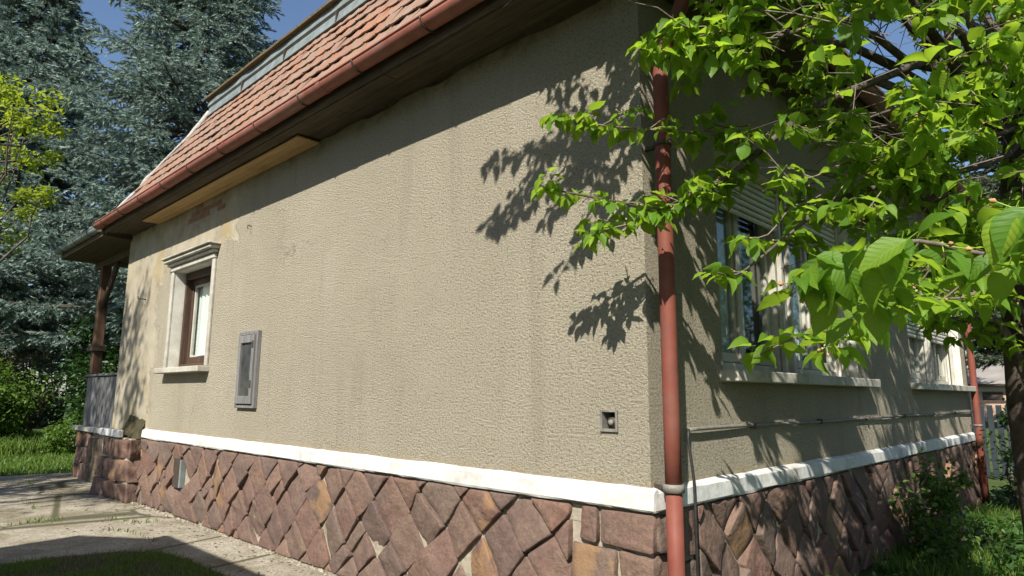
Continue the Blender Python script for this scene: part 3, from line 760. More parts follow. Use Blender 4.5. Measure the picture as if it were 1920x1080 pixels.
# ---- verandah at the far end
vr = part('verandah')
VX = -12.78; VY = .10
MB().box(VX+.04, HX-.002, VY+.03, VY+.30, 0, .86, .01).build('plinth_core', 'mortar', vr)
box('ledge', 'sill_stone', vr, VX-.05, HX-.004, VY-.07, VY+.32, .862, .945, .01)
pV = lambda u, v, o: (u, VY+.03-o, v)
xs = [VX, -12.45, -12.1, -11.78]; xs2 = [-10.80, -10.50, HX-.01]
zs = [0, .27, .55, .858]
for X_ in (xs, xs2):
    for a, b in zip(X_, X_[1:]):
        zz = [0, .24+.08*rng.random(), .54+.08*rng.random(), .858]
        for c_, d_ in zip(zz, zz[1:]): stone([(a, c_), (b, c_), (b, d_), (a, d_)], pV, vr, proud=.045, rough=1.4)
pV2 = lambda u, v, o: (VX+.04-o, u, v)
for i in range(7): 
    a = -11.77+i*.138; box('hatch_board', 'dark_board', vr, a, a+.130, VY-.028-.008*rng.random(), VY+.02, .02, .76+.02*rng.random(), .005)
for i in range(17):
    a = VX+.10+i*.1435; box('railing_board', 'grey_wood', vr, a, a+.134, VY+.06+.01*rng.random(), VY+.085, .95, 1.84+.012*rng.random(), .004)
box('hand_rail', 'grey_wood', vr, VX+.05, HX-.006, VY+.03, VY+.13, 1.86, 1.905, .008)
box('post', 'orange_wood', vr, -12.46, -12.30, VY+.02, VY+.18, 1.91, 4.10, .012)
box('post_collar', 'dark_board', vr, -12.52, -12.24, VY-.03, VY+.23, 2.34, 2.46, .01)
tube('brace', 'dark_board', vr, [(-12.30, VY+.1, 3.2), (-11.6, VY+.1, 3.98)], .05, 6)
for i in range(12):
    a = -12.95+i*.236; box('roof_board', 'dark_board', vr, a, a+.232, -.42, 3.4, 4.115+.004*rng.random(), 4.145, .004)
box('roof_beam', 'dark_board', vr, -12.9, HX-.01, VY+.03, VY+.17, 3.98, 4.112, .008)
box('fascia', 'dark_board', vr, -12.95, -10.13, -.445, -.422, 4.12, 4.27, .004)
MB().add([(-12.98, -.44, 4.28), (-10.13, -.44, 4.28), (-10.13, 3.4, 5.0), (-12.98, 3.4, 5.0), (-12.98, -.42, 4.15), (-10.13, -.42, 4.15), (-10.13, 3.4, 4.15), (-12.98, 3.4, 4.15)], [(0, 1, 2, 3), (7, 6, 5, 4), (0, 4, 5, 1), (1, 5, 6, 2), (2, 6, 7, 3), (3, 7, 4, 0)]).build('roof_slab', 'dark_board', vr)

# ------------------------------------------------------------------ outbuilding across the yard, behind the viewer (its roof shades the path)
ob = empty('outbuilding', 'low outbuilding with gable roof facing the long facade across the path', 'building')
bx0, bx1 = -4.05, .45; R1 = (-6.40, 5.07); R0 = (-4.0, 3.30); R2 = (-8.8, 3.30)
MB().add([(bx0+.15, -4.35, 0), (bx1-.15, -4.35, 0), (bx1-.15, -8.45, 0), (bx0+.15, -8.45, 0), (bx0+.15, -4.35, 3.45), (bx1-.15, -4.35, 3.45), (bx1-.15, -8.45, 3.45), (bx0+.15, -8.45, 3.45), (bx0+.15, -6.4, 4.98), (bx1-.15, -6.4, 4.98)], [(0, 1, 5, 4), (1, 2, 6, 9, 5), (2, 3, 7, 6), (3, 0, 4, 8, 7)]).build('wall', 'far_wall', ob)
V = []
for x in (bx0-.15, bx1):
    V += [(x, R0[0], R0[1]), (x, R1[0], R1[1]), (x, R2[0], R2[1]), (x, R2[0], R2[1]-.1), (x, R1[0], R1[1]-.12), (x, R0[0], R0[1]-.1)]
MB().add(V, [(0, 6, 7, 1), (1, 7, 8, 2), (2, 8, 9, 3), (3, 9, 10, 4), (4, 10, 11, 5), (5, 11, 6, 0), (0, 1, 2, 3, 4, 5), (11, 10, 9, 8, 7, 6)]).build('roof', 'tile', ob)
MB().tube([(bx0-.28, -3.95, 3.27), (bx1, -3.95, 3.27)], .07, 8).build('gutter', 'zinc', ob)

# ------------------------------------------------------------------ vegetation
def leaf_template(fold=.25, droop=.5, width=.5, n=7):
    """ovate leaf with a drawn-out tip along +x, length 1, base at 0; three verts per station and a stalk"""
    V = []; F = []; lu = []; lv = []
    prof = [.05, .62, .92, 1., .93, .70, .30, .0]
    for i in range(n+1):
        t = i/n; w = .5*width*prof[i]; x = t*(1-.18*droop*t); z = -.5*droop*t*t; wv = .022*math.sin(i*2.6+fold*9)
        V += [(x, -w, z+w*fold*1.6+wv), (x, 0, z), (x, w, z+w*fold*1.6-wv)]; lu += [t]*3; lv += [-w*2, 0, w*2]
    for i in range(n):
        a = 3*i; F += [(a, a+3, a+4, a+1), (a+1, a+4, a+5, a+2)]
    V += [(-.22, -.008, .05), (-.22, .008, .05), (0, .012, 0), (0, -.012, 0)]; lu += [0]*4; lv += [0]*4
    k = 3*(n+1); F += [(k, k+1, k+2, k+3)]
    return np.array(V), np.array(F), np.array(lu), np.array(lv)
def frames(D, U, roll=None):
    """orthonormal frames from direction D (x) and up hint U (z)"""
    X = D/np.linalg.norm(D, axis=1)[:, None]; Y = np.cross(U, X); Y /= np.linalg.norm(Y, axis=1)[:, None]+1e-9; Z = np.cross(X, Y)
    if roll is not None:
        c, s = np.cos(roll)[:, None], np.sin(roll)[:, None]; Y, Z = c*Y+s*Z, c*Z-s*Y
    return np.stack([X, Y, Z], 2)
def scatter(T, F, P, Rm, s):
    n = len(P); V = np.einsum('nij,vj->nvi', Rm, T)*s[:, None, None]+P[:, None, :]
    FF = F[None]+(np.arange(n)*len(T))[:, None, None]
    return V.reshape(-1, 3), FF.reshape(-1, F.shape[1])
QUAD = (np.array([(0, -.02, 0), (.45, -.27, .06), (1, 0, -.08), (.45, .27, .06)]), np.array([(0, 1, 2, 3)]))
LEAF2 = (np.array([(0, 0, 0), (.35, -.26, .05), (.75, -.18, .0), (1, 0, -.12), (.75, .18, .0), (.35, .26, .05), (.4, 0, -.04)]), np.array([(0, 1, 6), (1, 2, 6), (2, 3, 6), (3, 4, 6), (4, 5, 6), (5, 0, 6)]))
def leafy(name, mat, P, size, parent=None, tmpl=QUAD, up=.5, seed=0, dirs=None):
    r = np.random.default_rng(seed); n = len(P)
    D = dirs if dirs is not None else r.normal(0, 1, (n, 3))*[1, 1, .6]+[0, 0, -.25]
    U = r.normal(0, 1, (n, 3))*(1-up)+np.array([0, 0, 1.])*up*2
    s = size*r.uniform(.6, 1.25, n); V, F = scatter(tmpl[0], tmpl[1], P, frames(D, U), s)
    return mk(name, V, F, mat, parent, True, np.repeat(r.random(n), len(tmpl[0])))
def lumps(c, rad, nl, n, seed, shell=.55, lr=.38):
    """points in many small lumps spread through an ellipsoid"""
    r = np.random.default_rng(seed); c = np.array(c, float); rad = np.array(rad, float)
    q = r.normal(0, 1, (nl, 3)); q /= np.linalg.norm(q, axis=1)[:, None]; q *= (shell+(1-shell)*r.random(nl)[:, None])
    L = c+q*rad; k = r.integers(0, nl, n); sz = (lr*(.5+r.random(nl)))[k][:, None]
    d = r.normal(0, 1, (n, 3)); d /= np.linalg.norm(d, axis=1)[:, None]; d *= r.random(n)[:, None]**.45
    return L[k]+d*sz*rad.min(), L
def limb(P0, P1, seed, wob=.12, n=7):
    r = np.random.default_rng(seed); P0, P1 = np.array(P0, float), np.array(P1, float); L = np.linalg.norm(P1-P0)
    T = np.linspace(0, 1, n); W_ = np.cumsum(r.normal(0, wob*L/n, (n, 3)), 0)*np.sin(T*PI)[:, None]
    return P0+(P1-P0)*T[:, None]+W_+np.array([0, 0, -.06*L])*np.sin(T*PI)[:, None]

# ---- cherry tree beside the corner
cherry = empty('cherry_tree', 'cherry tree with bright green leaves beside the stone-plinthed short facade', 'tree')
r = np.random.default_rng(21)
T0 = np.array([1.63, 1.70, 0.])
trunk = [T0+[0, 0, -.1], T0+[.01, 0, .25], T0+[0, .01, .8], T0+[-.02, .0, 1.5], T0+[.0, .02, 2.1], T0+[.04, .0, 2.7], T0+[.10, .03, 3.3]]
tube('trunk', 'cherry_bark', cherry, trunk, [.25, .205, .185, .175, .17, .16, .14], 18)
fork = trunk[-1]
PATHS = []      # (points, r0, r1)
def pth(l): return np.array([at(*q) for q in l])
def smoothp(P, k=3):
    P = np.asarray(P); t = np.arange(len(P)); tt = np.linspace(0, len(P)-1, (len(P)-1)*k+1)
    out = []
    for u in tt:
        i = min(int(u), len(P)-2); f = u-i; p0 = P[max(i-1, 0)]; p1 = P[i]; p2 = P[i+1]; p3 = P[min(i+2, len(P)-1)]
        out.append(.5*((2*p1)+(-p0+p2)*f+(2*p0-5*p1+4*p2-p3)*f*f+(-p0+3*p1-3*p2+p3)*f**3))
    return np.array(out)
low = trunk[4]; low2 = trunk[3]
seen = [
 ([(1880, 60, 4.75), (1720, 120, 4.4), (1560, 185, 4.1), (1500, 220, 4.0), (1449, 262, 3.9), (1369, 329, 3.8), (1310, 357, 3.75), (1240, 392, 3.7), (1180, 382, 3.68), (1100, 368, 3.66), (1022, 352, 3.64)], .024, .004, fork),
 ([(1310, 357, 3.75), (1240, 405, 3.66), (1180, 420, 3.62), (1110, 436, 3.6)], .008, .003, None),
 ([(1449, 262, 3.9), (1400, 262, 3.88), (1330, 250, 3.87), (1250, 245, 3.87), (1180, 240, 3.86), (1110, 232, 3.86), (1040, 215, 3.86)], .010, .003, None),
 ([(1860, 5, 4.7), (1700, 25, 4.3), (1560, 40, 4.0), (1450, 72, 3.8), (1350, 92, 3.7), (1270, 95, 3.62), (1205, 88, 3.58)], .020, .003, fork),
 ([(1350, 92, 3.7), (1310, 62, 3.66), (1265, 40, 3.62)], .006, .003, None),
 ([(1480, 60, 3.82), (1430, 20, 3.8), (1390, 15, 3.8)], .006, .003, None),
 ([(1890, 290, 4.85), (1760, 330, 4.3), (1640, 352, 4.0), (1560, 380, 3.8), (1490, 430, 3.6), (1430, 480, 3.5), (1380, 515, 3.45), (1335, 508, 3.42)], .018, .003, fork),
 ([(1560, 380, 3.8), (1490, 385, 3.6), (1440, 440, 3.5), (1395, 445, 3.5)], .006, .003, None),
 ([(1680, 300, 4.1), (1590, 305, 3.8), (1530, 330, 3.65), (1478, 342, 3.6)], .007, .003, None),
 ([(2080, 380, 3.4), (2120, 440, 2.5), (1980, 480, 1.85), (1850, 478, 1.62), (1720, 452, 1.5), (1620, 470, 1.45), (1540, 500, 1.42), (1490, 530, 1.42)], .007, .0025, low),
 ([(1980, 480, 1.85), (1950, 420, 1.6), (1900, 390, 1.45)], .006, .003, None),
 ([(1720, 452, 1.5), (1680, 520, 1.55), (1640, 560, 1.6)], .005, .0025, None),
 ([(1890, 520, 4.6), (1760, 560, 3.6), (1650, 590, 3.0), (1590, 620, 2.7), (1550, 650, 2.6)], .012, .003, low2),
 ([(1870, 605, 4.8), (1800, 600, 4.7), (1740, 604, 4.6)], .028, .02, low2),
 ([(1900, 470, 4.2), (1840, 540, 3.3), (1790, 560, 3.0), (1700, 555, 2.8)], .010, .003, low),
 ([(1890, 140, 4.7), (1780, 170, 4.3), (1690, 200, 4.1), (1620, 225, 4.0), (1560, 260, 3.95)], .014, .003, fork),
 ([(1880, 250, 4.6), (1800, 250, 4.3), (1720, 270, 4.1), (1650, 290, 3.9)], .012, .003, fork),
]
for l, r0, r1, join in seen:
    P = pth(l)
    if join is not None: P = np.vstack([join[None], P])
    PATHS.append((smoothp(P), r0*1.2 if join is not None else r0, r1, 1.))
# limbs of the upper crown, several added out of view to shade the walls
ups = [(-.50, -1.75, 4.50), (-.05, -1.8, 5.0), (.75, -1.0, 4.9), (1.25, -.5, 5.0), (.9, .3, 4.3), (.40, -1.05, 4.15), (2.9, .3, 5.4), (1.3, 1.2, 7.0), (1.1, 3.4, 5.8), (2.3, 3.6, 5.9), (1.15, 5.0, 5.0), (2.5, 5.0, 4.9), (.95, 1.3, 4.6), (1.2, 4.2, 4.2), (.1, -1.5, 4.7), (1.6, -1.5, 5.8), (1.3, .9, 5.4), (1.9, .4, 5.9), (1.2, 2.2, 5.9), (1.5, 3.0, 6.6), (.9, 3.1, 4.9)]
for i, e in enumerate(ups):
    P = limb(fork+[0, 0, -.2*r.random()], e, 100+i, .22, 9); PATHS.append((P, .034, .005, 1.))
wood = []
CL = []    # leaf clusters: position, direction out, scale, count
def on_house(p): return (p[0] < .12 and p[1] > -.1 and p[2] < 4.3) or (p[0] < .75-(p[2]-4.2)*.55 and p[2] > 4.0 and p[1] > -.75) or (p[0] < .2 and p[1] > -.3)
def in_gap(x, y, k=99):
    for (cx_, cy_, rx, ry) in ((1655, 65, 62, 58), (1650, 190, 52, 80), (1830, 45, 52, 40), (1848, 320, 44, 58), (1875, 235, 26, 32), (1800, 75, 30, 26), (1850, 660, 60, 80), (1340, 160, 55, 60), (1430, 130, 60, 30), (1360, 215, 40, 28), (1560, 300, 55, 30), (1490, 310, 45, 20))[:k]:
        if ((x-cx_)/rx)**2+((y-cy_)/ry)**2 < 1: return True
    return False
for k, (P, r0, r1, dens) in enumerate(PATHS):
    tube('branch', 'cherry_bark' if r0 > .012 else 'twig_bark', cherry, P, np.linspace(r0, r1, len(P)), 8 if r0 > .012 else 6)
    L = np.r_[0, np.cumsum(np.linalg.norm(np.diff(P, axis=0), axis=1))]
    up_ = k >= len(seen); s0 = .45*L[-1] if up_ else (.40*L[-1] if seen[k][3] is not None else 0); s = s0
    while s < L[-1]:
        p = np.array([np.interp(s, L, P[:, j]) for j in range(3)])
        CL.append((p, .68 if k in (9, 10, 11) else 1., int(r.integers(4, 7))))
        if (up_ and r.random() < (.45 if k < len(seen)+2 else .8)) or (not up_ and r.random() < (.35 if k in (6, 7, 12) else .8 if k < 9 else .55) and k not in (9, 10, 11)):
            # side twig with clusters along it
            ln = r.uniform(.3, 1.0) if up_ else (r.uniform(.08, .24) if k < 3 else r.uniform(.12, .42)); d = r.normal(0, 1, 3)*[1, 1, .45]; d /= np.linalg.norm(d)
            e = p+d*ln; m_ = (p+e)/2+[0, 0, .03]
            if not on_house(e):
                wood.append((np.array([p, m_, e]), .0045))
                for t in np.arange(.12, ln, .085): CL.append((p+d*t+[0, 0, .03], 1., int(r.integers(3, 7))))
        s += r.uniform(.065, .11) if k > 4 else r.uniform(.05, .08)
    CL.append((P[-1], .75 if k in (9, 10, 11) else 1.05, 6))
# fill of the crown that shows between the drawn branches
n_ = 0
while n_ < 62:
    x, y = r.uniform(1290, 1990), r.uniform(-60, 575)
    if y > 130+(x-1290)*1.05 or in_gap(x, y): continue
    if x < 1560 and r.random() < .55: continue
    d = r.uniform(3.3, 5.4); p = at(x, y, d)
    if on_house(p) or p[0] < .3 or p[2] < 1.9: continue
    n_ += 1; c0 = p
    for _t in range(4):       # a pad of twigs, then a gap
        p = c0+r.normal(0, 1, 3)*[.16, .16, .06]
        if on_house(p): continue
        dd = r.normal(0, 1, 3)*[1, 1, .3]; dd /= np.linalg.norm(dd); ln = r.uniform(.15, .4)
        tgt = fork+[0, 0, -.3]; b = p+(tgt-p)/np.linalg.norm(tgt-p)*.18+r.normal(0, .04, 3)
        wood.append((np.array([b, p, p+dd*ln]), .0035))
        for t in np.arange(0, ln, .09):
            q = p+dd*t; w_ = proj(q)
            if not in_gap(w_[0], w_[1]): CL.append((q, 1., int(r.integers(3, 7))))
mb = MB()
for P, rr in wood: mb.tube(P, [rr, rr*.8, rr*.5], 5, False)
tag(mb.build('twig', 'twig_bark', cherry, True), kind='stuff')
def off(c):
    x, y, d = proj(c[0])
    return d > 0 and (in_gap(x, y, 6) or (-80 < x < 1185 and -60 < y < 165) or (-80 < x < 1320 and -60 < y < 20) or (1335 < x < 1580 and 470 < y < 720 and d > 3.0 and not (x < 1420 and y < 545)))
def thinned(c):      # drops clusters in slots so that sun streaks fall on the lower short wall
    t = c[0][0]/SUN.x*-SUN.y if c[0][0] > 0 else 0; ys = c[0][1]+t; zs = c[0][2]-t*SUN.z/-SUN.y
    return c[0][0] > .1 and .3 < ys < 9.2 and .1 < zs < 1.75 and vnoise(np.array([ys*3.2, zs*1.1, 2.]), 1., 5) > .22
CL = [c for c in CL if not off(c) and not thinned(c)]
TM = [leaf_template(.30, .35, .52), leaf_template(.55, .7, .50), leaf_template(.15, .95, .56), leaf_template(.75, .5, .46), leaf_template(.05, .2, .54)]
LP, LD, LU, LS, LT = [], [], [], [], []
for (p, sc, n) in CL:
    az = r.uniform(0, 2*PI)
    for i in range(n):
        az += 2*PI/n+r.normal(0, .35); pit = r.normal(-.35, .35)
        LD.append((math.cos(az)*math.cos(pit), math.sin(az)*math.cos(pit), math.sin(pit))); LP.append(p+np.array(LD[-1])*.022+r.normal(0, .008, 3))
        LU.append(np.array([0, 0, 1.])+r.normal(0, .35, 3)); LS.append(sc*r.uniform(.068, .128)); LT.append(r.integers(0, 5))
# the spray of big hanging leaves close to the viewer
for (x, y, d, tx, ty, ln) in ((1560, 490, 1.42, 1452, 580, .125), (1560, 488, 1.41, 1545, 590, .12), (1570, 492, 1.40, 1622, 585, .11), (1575, 500, 1.42, 1590, 640, .115), (1600, 495, 1.43, 1665, 610, .12), (1550, 505, 1.44, 1500, 640, .125), (1640, 470, 1.42, 1605, 520, .10), (1690, 455, 1.43, 1665, 545, .115), (1700, 450, 1.40, 1612, 500, .12), (1720, 446, 1.42, 1738, 405, .10), (1530, 480, 1.42, 1610, 500, .09), (1640, 550, 1.6, 1700, 610, .12), (1640, 560, 1.6, 1650, 640, .12), (1600, 600, 1.55, 1480, 655, .10), (1560, 560, 1.5, 1530, 620, .11), (1900, 400, 1.4, 1862, 470, .12), (1930, 390, 1.4, 1890, 440, .13), (1860, 480, 1.6, 1800, 520, .10), (1890, 500, 1.6, 1868, 545, .10), (1790, 470, 1.6, 1810, 540, .09)):
    p = at(x, y, d); e = at(tx, ty, d-.03); dv = e-p; LP.append(p); LD.append(tuple(dv/np.linalg.norm(dv))); LS.append(ln*.86)
    v_ = CAM-p; v_ /= np.linalg.norm(v_); LU.append(v_+np.array([0, 0, .9])+r.normal(0, .25, 3)); LT.append(r.integers(0, 3))
LP, LD, LU, LS, LT = map(np.array, (LP, LD, LU, LS, LT))
ok = np.array([not on_house(p+d*s) for p, d, s in zip(LP, LD, LS)]); LP, LD, LU, LS, LT = LP[ok], LD[ok], LU[ok], LS[ok], LT[ok]
FR = frames(LD, LU); pr = proj(LP+LD*LS[:, None]*.5)
inn = (pr[:, 2] > .2) & (pr[:, 0] > 0) & (pr[:, 0] < 1920) & (pr[:, 1] > 0) & (pr[:, 1] < 1080)
size = np.where(inn, LS/np.maximum(pr[:, 2], .2), 0)
# keep those that nothing nearer covers (coarse grid)
grid = {}
for i in np.argsort(pr[:, 2]):
    if inn[i]:
        key = (int(pr[i, 0]/16), int(pr[i, 1]/16)); grid.setdefault(key, []).append(i)
        if len(grid[key]) > 2: size[i] *= .3
big = set(np.argsort(-size)[:300].tolist()); LM = [None]*5
for i in sorted(big):
    k = int(LT[i])
    if LM[k] is None:
        o_ = mk('leaf', TM[k][0], TM[k][1], 'cherry_leaf', cherry, True, np.zeros(len(TM[k][0])), attrs={'lu': TM[k][2], 'lv': TM[k][3]}); LM[k] = o_.data
    else: o_ = link('leaf', LM[k], cherry)
    m_ = Matrix.Identity(4)
    for a in range(3):
        for b in range(3): m_[a][b] = FR[i][a][b]*LS[i]
        m_[a][3] = LP[i][a]
    o_.matrix_world = m_
VV, FF, TT, UU, WW = [], [], [], [], []; base = 0
for k in range(5):
    ix = np.array([i for i in range(len(LP)) if LT[i] == k and i not in big])
    V, F = scatter(TM[k][0], TM[k][1], LP[ix], FR[ix], LS[ix]); VV.append(V); FF.append(F+base); base += len(V); TT.append(np.repeat(r.random(len(ix)), len(TM[k][0]))); UU.append(np.tile(TM[k][2], len(ix))); WW.append(np.tile(TM[k][3], len(ix)))
tag(mk('crown', np.vstack(VV), np.vstack(FF), 'cherry_leaf', cherry, True, np.concatenate(TT), attrs={'lu': np.concatenate(UU), 'lv': np.concatenate(WW)}), kind='stuff')
# withered blossom husks and small green cherries
mbh, mbf = MB(), MB()
sel = [CL[i][0] for i in r.permutation(len(CL)) if 0 < proj(CL[i][0])[0] < 1920 and 0 < proj(CL[i][0])[1] < 800][:420]
for p in sel:
    for _ in range(r.integers(2, 5)):
        d = r.normal(0, 1, 3)*[1, 1, .5]+[0, 0, -.25]; d /= np.linalg.norm(d); e = p+d*r.uniform(.02, .045)
        mbf.tube([p, e], .0012, 4, False)
        if r.random() < .62: mbh.tube([e, e+d*.006, e+d*.013], [.002, .006, .001], 5, False)
        else: mbf.tube([e, e+d*.004, e+d*.009, e+d*.013], [.001, .0055, .0055, .001], 6, False)
tag(mbh.build('husk', 'husk', cherry, True), kind='stuff'); tag(mbf.build('fruit', 'fruit', cherry, True), kind='stuff')
print('cherry leaves', len(LP))

# ---- blue spruces behind the verandah
def shoot_template(seed, n=26):
    r = np.random.default_rng(seed); V = []; F = []
    for i in range(n):
        t = r.random(); a = r.uniform(0, 2*PI); d = np.array([.28+.5*t*.3, math.cos(a)*.22, math.sin(a)*.22])*(1-.25*t)
        b = np.array([t*.92, 0, 0]); w = np.array([0, -math.sin(a), math.cos(a)])*.050
        V += [b-w, b+w, b+d]; F.append((3*i, 3*i+1, 3*i+2))
    return np.array(V), np.array(F)
SH = [shoot_template(i) for i in range(3)]
def spruce(base, H, Rm, z0, label, seed, lean=(0, 0), twin=None, needle='spruce_needle', shoot=.36, dens=1., name='spruce_tree', thin=1.):
    t = empty(name, label, 'tree', None); r = np.random.default_rng(seed); base = np.array(base, float)
    P = [base+np.array([lean[0]*s*s, lean[1]*s*s, H*s]) for s in np.linspace(0, 1, 9)]
    tube('trunk', 'bark', t, P, np.linspace(.26, .03, 9)*H/16, 10)
    if twin is not None:
        P2 = [base+np.array([twin[0]*min(1, s*2.2), twin[1]*min(1, s*2.2), H*.93*s]) for s in np.linspace(.05, 1, 9)]; tube('trunk', 'bark', t, P2, np.linspace(.2, .03, 9)*H/16, 10)
    pts, dirs = [], []; bm = MB(); z = z0
    while z < H*.985:
        f = (z-z0)/(H-z0); R = Rm*(1-f)**.75*(.72+.28*min(1, (f+.02)*8)); nb = max(5, int((8.5 if R > 2 else 6)*dens)); a0 = r.uniform(0, 6.3)
        for b in range(nb):
            a = a0+2*PI*b/nb+r.normal(0, .22); L = R*r.uniform(.62, 1.1); h = np.array([math.cos(a), math.sin(a), 0]); sd = np.array([-h[1], h[0], 0])
            s = np.linspace(0, 1, 10); c0 = base+np.array([lean[0]*(z/H)**2, lean[1]*(z/H)**2, z+r.normal(0, .12)])
            dr = -.34*s*L*(.8+.4*r.random())*(1-.3*f)+.20*L*s**2.6
            B = c0+h*(s*L)[:, None]+np.array([0, 0, 1])*dr[:, None]+sd*(r.normal(0, .12)*L*s*s)[:, None]
            bm.tube(B, np.linspace(.035+.006*L, .006, 10), 5, False)
            nt = int(6+L*5.0)
            for q in range(nt):
                u = .22+.78*(q+r.random())/nt; p = np.array([np.interp(u, s, B[:, j]) for j in range(3)]); side = 1 if q % 2 else -1
                tl = (.18+.55*L/4*(1.15-u))*r.uniform(.7, 1.3); d = h*.55+sd*side*.85+np.array([0, 0, r.normal(-.28, .25)]); d /= np.linalg.norm(d)
                ns = max(3, int(tl/.085))
                for k in range(ns):
                    v = (k+.5)/ns*tl; pp = p+d*v+np.array([0, 0, -.25*v*v]); sgn = 1 if k % 2 else -1
                    e = d*.75+np.cross(d, [0, 0, 1])*sgn*.6+np.array([0, 0, r.normal(-.05, .3)])
                    pts.append(pp); dirs.append(e)
                pts.append(p+d*tl); dirs.append(d)
        z += r.uniform(.30, .48)*(1 if f < .6 else .8)
    bm.build('branches', 'bark', t, True)
    pts = np.array(pts); dirs = np.array(dirs); kp = r.random(len(pts)) < thin; pts, dirs = pts[kp], dirs[kp]; n = len(pts); k = r.integers(0, 3, n); VV, FF, TT = [], [], []; b0 = 0
    for i in range(3):
        ix = np.where(k == i)[0]; V, F = scatter(*SH[i], pts[ix], frames(dirs[ix], np.tile([0, 0, 1.], (len(ix), 1))+r.normal(0, .3, (len(ix), 3))), shoot*r.uniform(.65, 1.2, len(ix)))
        VV.append(V); FF.append(F+b0); b0 += len(V); TT.append(np.repeat(r.random(len(ix)), len(SH[i][0])))
    mk('crown', np.vstack(VV), np.vstack(FF), needle, t, False, np.concatenate(TT)); print(name, n)
    return t
spruce((-18.6, 3.55, 0), 19.5, 5.4, 3.6, 'tall blue spruce with two trunks rising behind the verandah', 3, twin=(.25, .75), dens=.8, thin=.85)
spruce((-23.5, .1, 0), 16.5, 5.2, 3.4, 'blue spruce further back, beyond the tall twin-trunked spruce', 4, dens=.9, shoot=.42, thin=.72)
spruce((-2.2, 38, 0), 22, 4.2, 4., 'thin pale green conifer far behind the short facade', 9, needle='pine_needle', dens=.7, shoot=.75, name='conifer', thin=.25)

# ---- broadleaf trees and shrubs
def tree(name, label, base, H, crown, rad, nl, n, size, mat, seed, trunk_r=.16, lr=.3, tmpl=QUAD, group=None, shell=.5, cat='tree', bark='bark'):
    t = empty(name, label, cat, group); base = np.array(base, float); crown = np.array(crown, float)
    P, L = lumps(crown, rad, nl, n, seed, shell, lr)
    top = np.array([base[0]*.4+crown[0]*.6, base[1]*.4+crown[1]*.6, crown[2]-.2*rad[2]])
    tp = limb(base, top, seed, .10, 8)
    tube('trunk', bark, t, tp, np.linspace(trunk_r, trunk_r*.45, 8), 10)
    bm = MB()
    for i, e in enumerate(L[:min(len(L), 40)]): bm.tube(limb(tp[4+i % 4], e, seed+i, .2, 6), np.linspace(trunk_r*.3, trunk_r*.05, 6), 5, False)
    bm.build('limbs', bark, t, True)
    P = P[P[:, 2] > .05]
    leafy('crown', mat, P, size, t, tmpl, seed=seed); return t
tree('yard_tree', 'tree with loose yellow-green spring leaves in front of the blue spruces', (-13.3, -2.9, 0), 7, (-13.2, -1.8, 6.1), (1.6, 1.2, 2.2), 36, 3300, .115, 'spring_leaf', 31, .12, .20, LEAF2)
def shrub(name, label, c, rad, nl, n, size, mat, seed, tmpl=QUAD, lr=.35, group=None, shell=.4):
    t = empty(name, label, 'shrub', group); P, L = lumps(c, rad, nl, n, seed, shell, lr); P = P[P[:, 2] > .03]
    bm = MB()
    for i, e in enumerate(L[:26]): bm.tube(limb((c[0]+.3*rad[0]*math.cos(i), c[1]+.3*rad[1]*math.sin(i), 0), (e[0], e[1], max(e[2], .3)), seed+i, .25, 6), np.linspace(.03, .006, 6), 5, False)
    bm.build('stems', 'bark', t, True); leafy('foliage', mat, P, size, t, tmpl, seed=seed); return t
shrub('evergreen_shrub', 'dark glossy evergreen shrub behind the weathered verandah railing', (-17.6, 2.1, 2.0), (1.7, 1.5, 2.2), 46, 13000, .13, 'shrub_leaf', 41, LEAF2)
shrub('evergreen_shrub', 'tall dark evergreen shrub seen through the verandah opening', (-19.0, 4.6, 2.4), (1.9, 1.8, 2.8), 40, 11000, .14, 'shrub_leaf', 42, LEAF2)
shrub('dry_bush', 'thin brownish bush of dry twigs left of the evergreen shrub', (-21.5, .55, 2.0), (1.5, 1.1, 1.8), 36, 2600, .12, 'dry_leaf', 43)
shrub('light_bush', 'light green leafy bush at the edge of the lawn under the spruces', (-19.8, -.35, .95), (1.9, 1.25, 1.2), 40, 9000, .12, 'bush_leaf', 44, LEAF2)
shrub('young_bush', 'low fresh green bush on the lawn close to the verandah plinth', (-18.2, 1.2, .45), (1.2, .8, .6), 24, 4200, .10, 'bush_leaf', 45, LEAF2)
for i in range(9):
    y = -9+i*3.2
    shrub('hedge_bush', 'one of the dense green bushes closing the garden beyond the spruces', (-34+rng.normal(0, 1), y, 2.6), (2.4, 2.3, 3.2), 30, 4200, .30, 'bush_leaf' if i % 2 else 'shrub_leaf', 60+i, QUAD, group='bushes closing the garden')
# tall tree across the yard (out of view): it dapples the verandah end
tree('walnut_tree', 'tall loose tree across the yard from the verandah', (-7.9, -9.0, 0), 13, (-7.7, -8.6, 8.0), (2.8, 2.6, 4.8), 90, 9500, .16, 'bush_leaf', 71, .2, .22, QUAD)

# trees added out of view so the short facade's panes mirror foliage, not sky
for i, (x, y, h_, lb) in enumerate(((8.2, 6.5, 7.5, 'round-crowned unseen tree added for its reflection in the first window'), (9.5, 13.0, 9.0, 'tall unseen tree added for its reflection in the second window'), (7.6, 19.5, 7.0, 'broad unseen tree added for reflections, past the paling gate'))):
    tree('mirrored_tree', lb, (x, y, 0), h_, (x, y, h_*.55), (2.9, 3.0, h_*.45), 60, 5200, .24, 'bush_leaf' if i != 1 else 'shrub_leaf', 140+i, .18, .34)

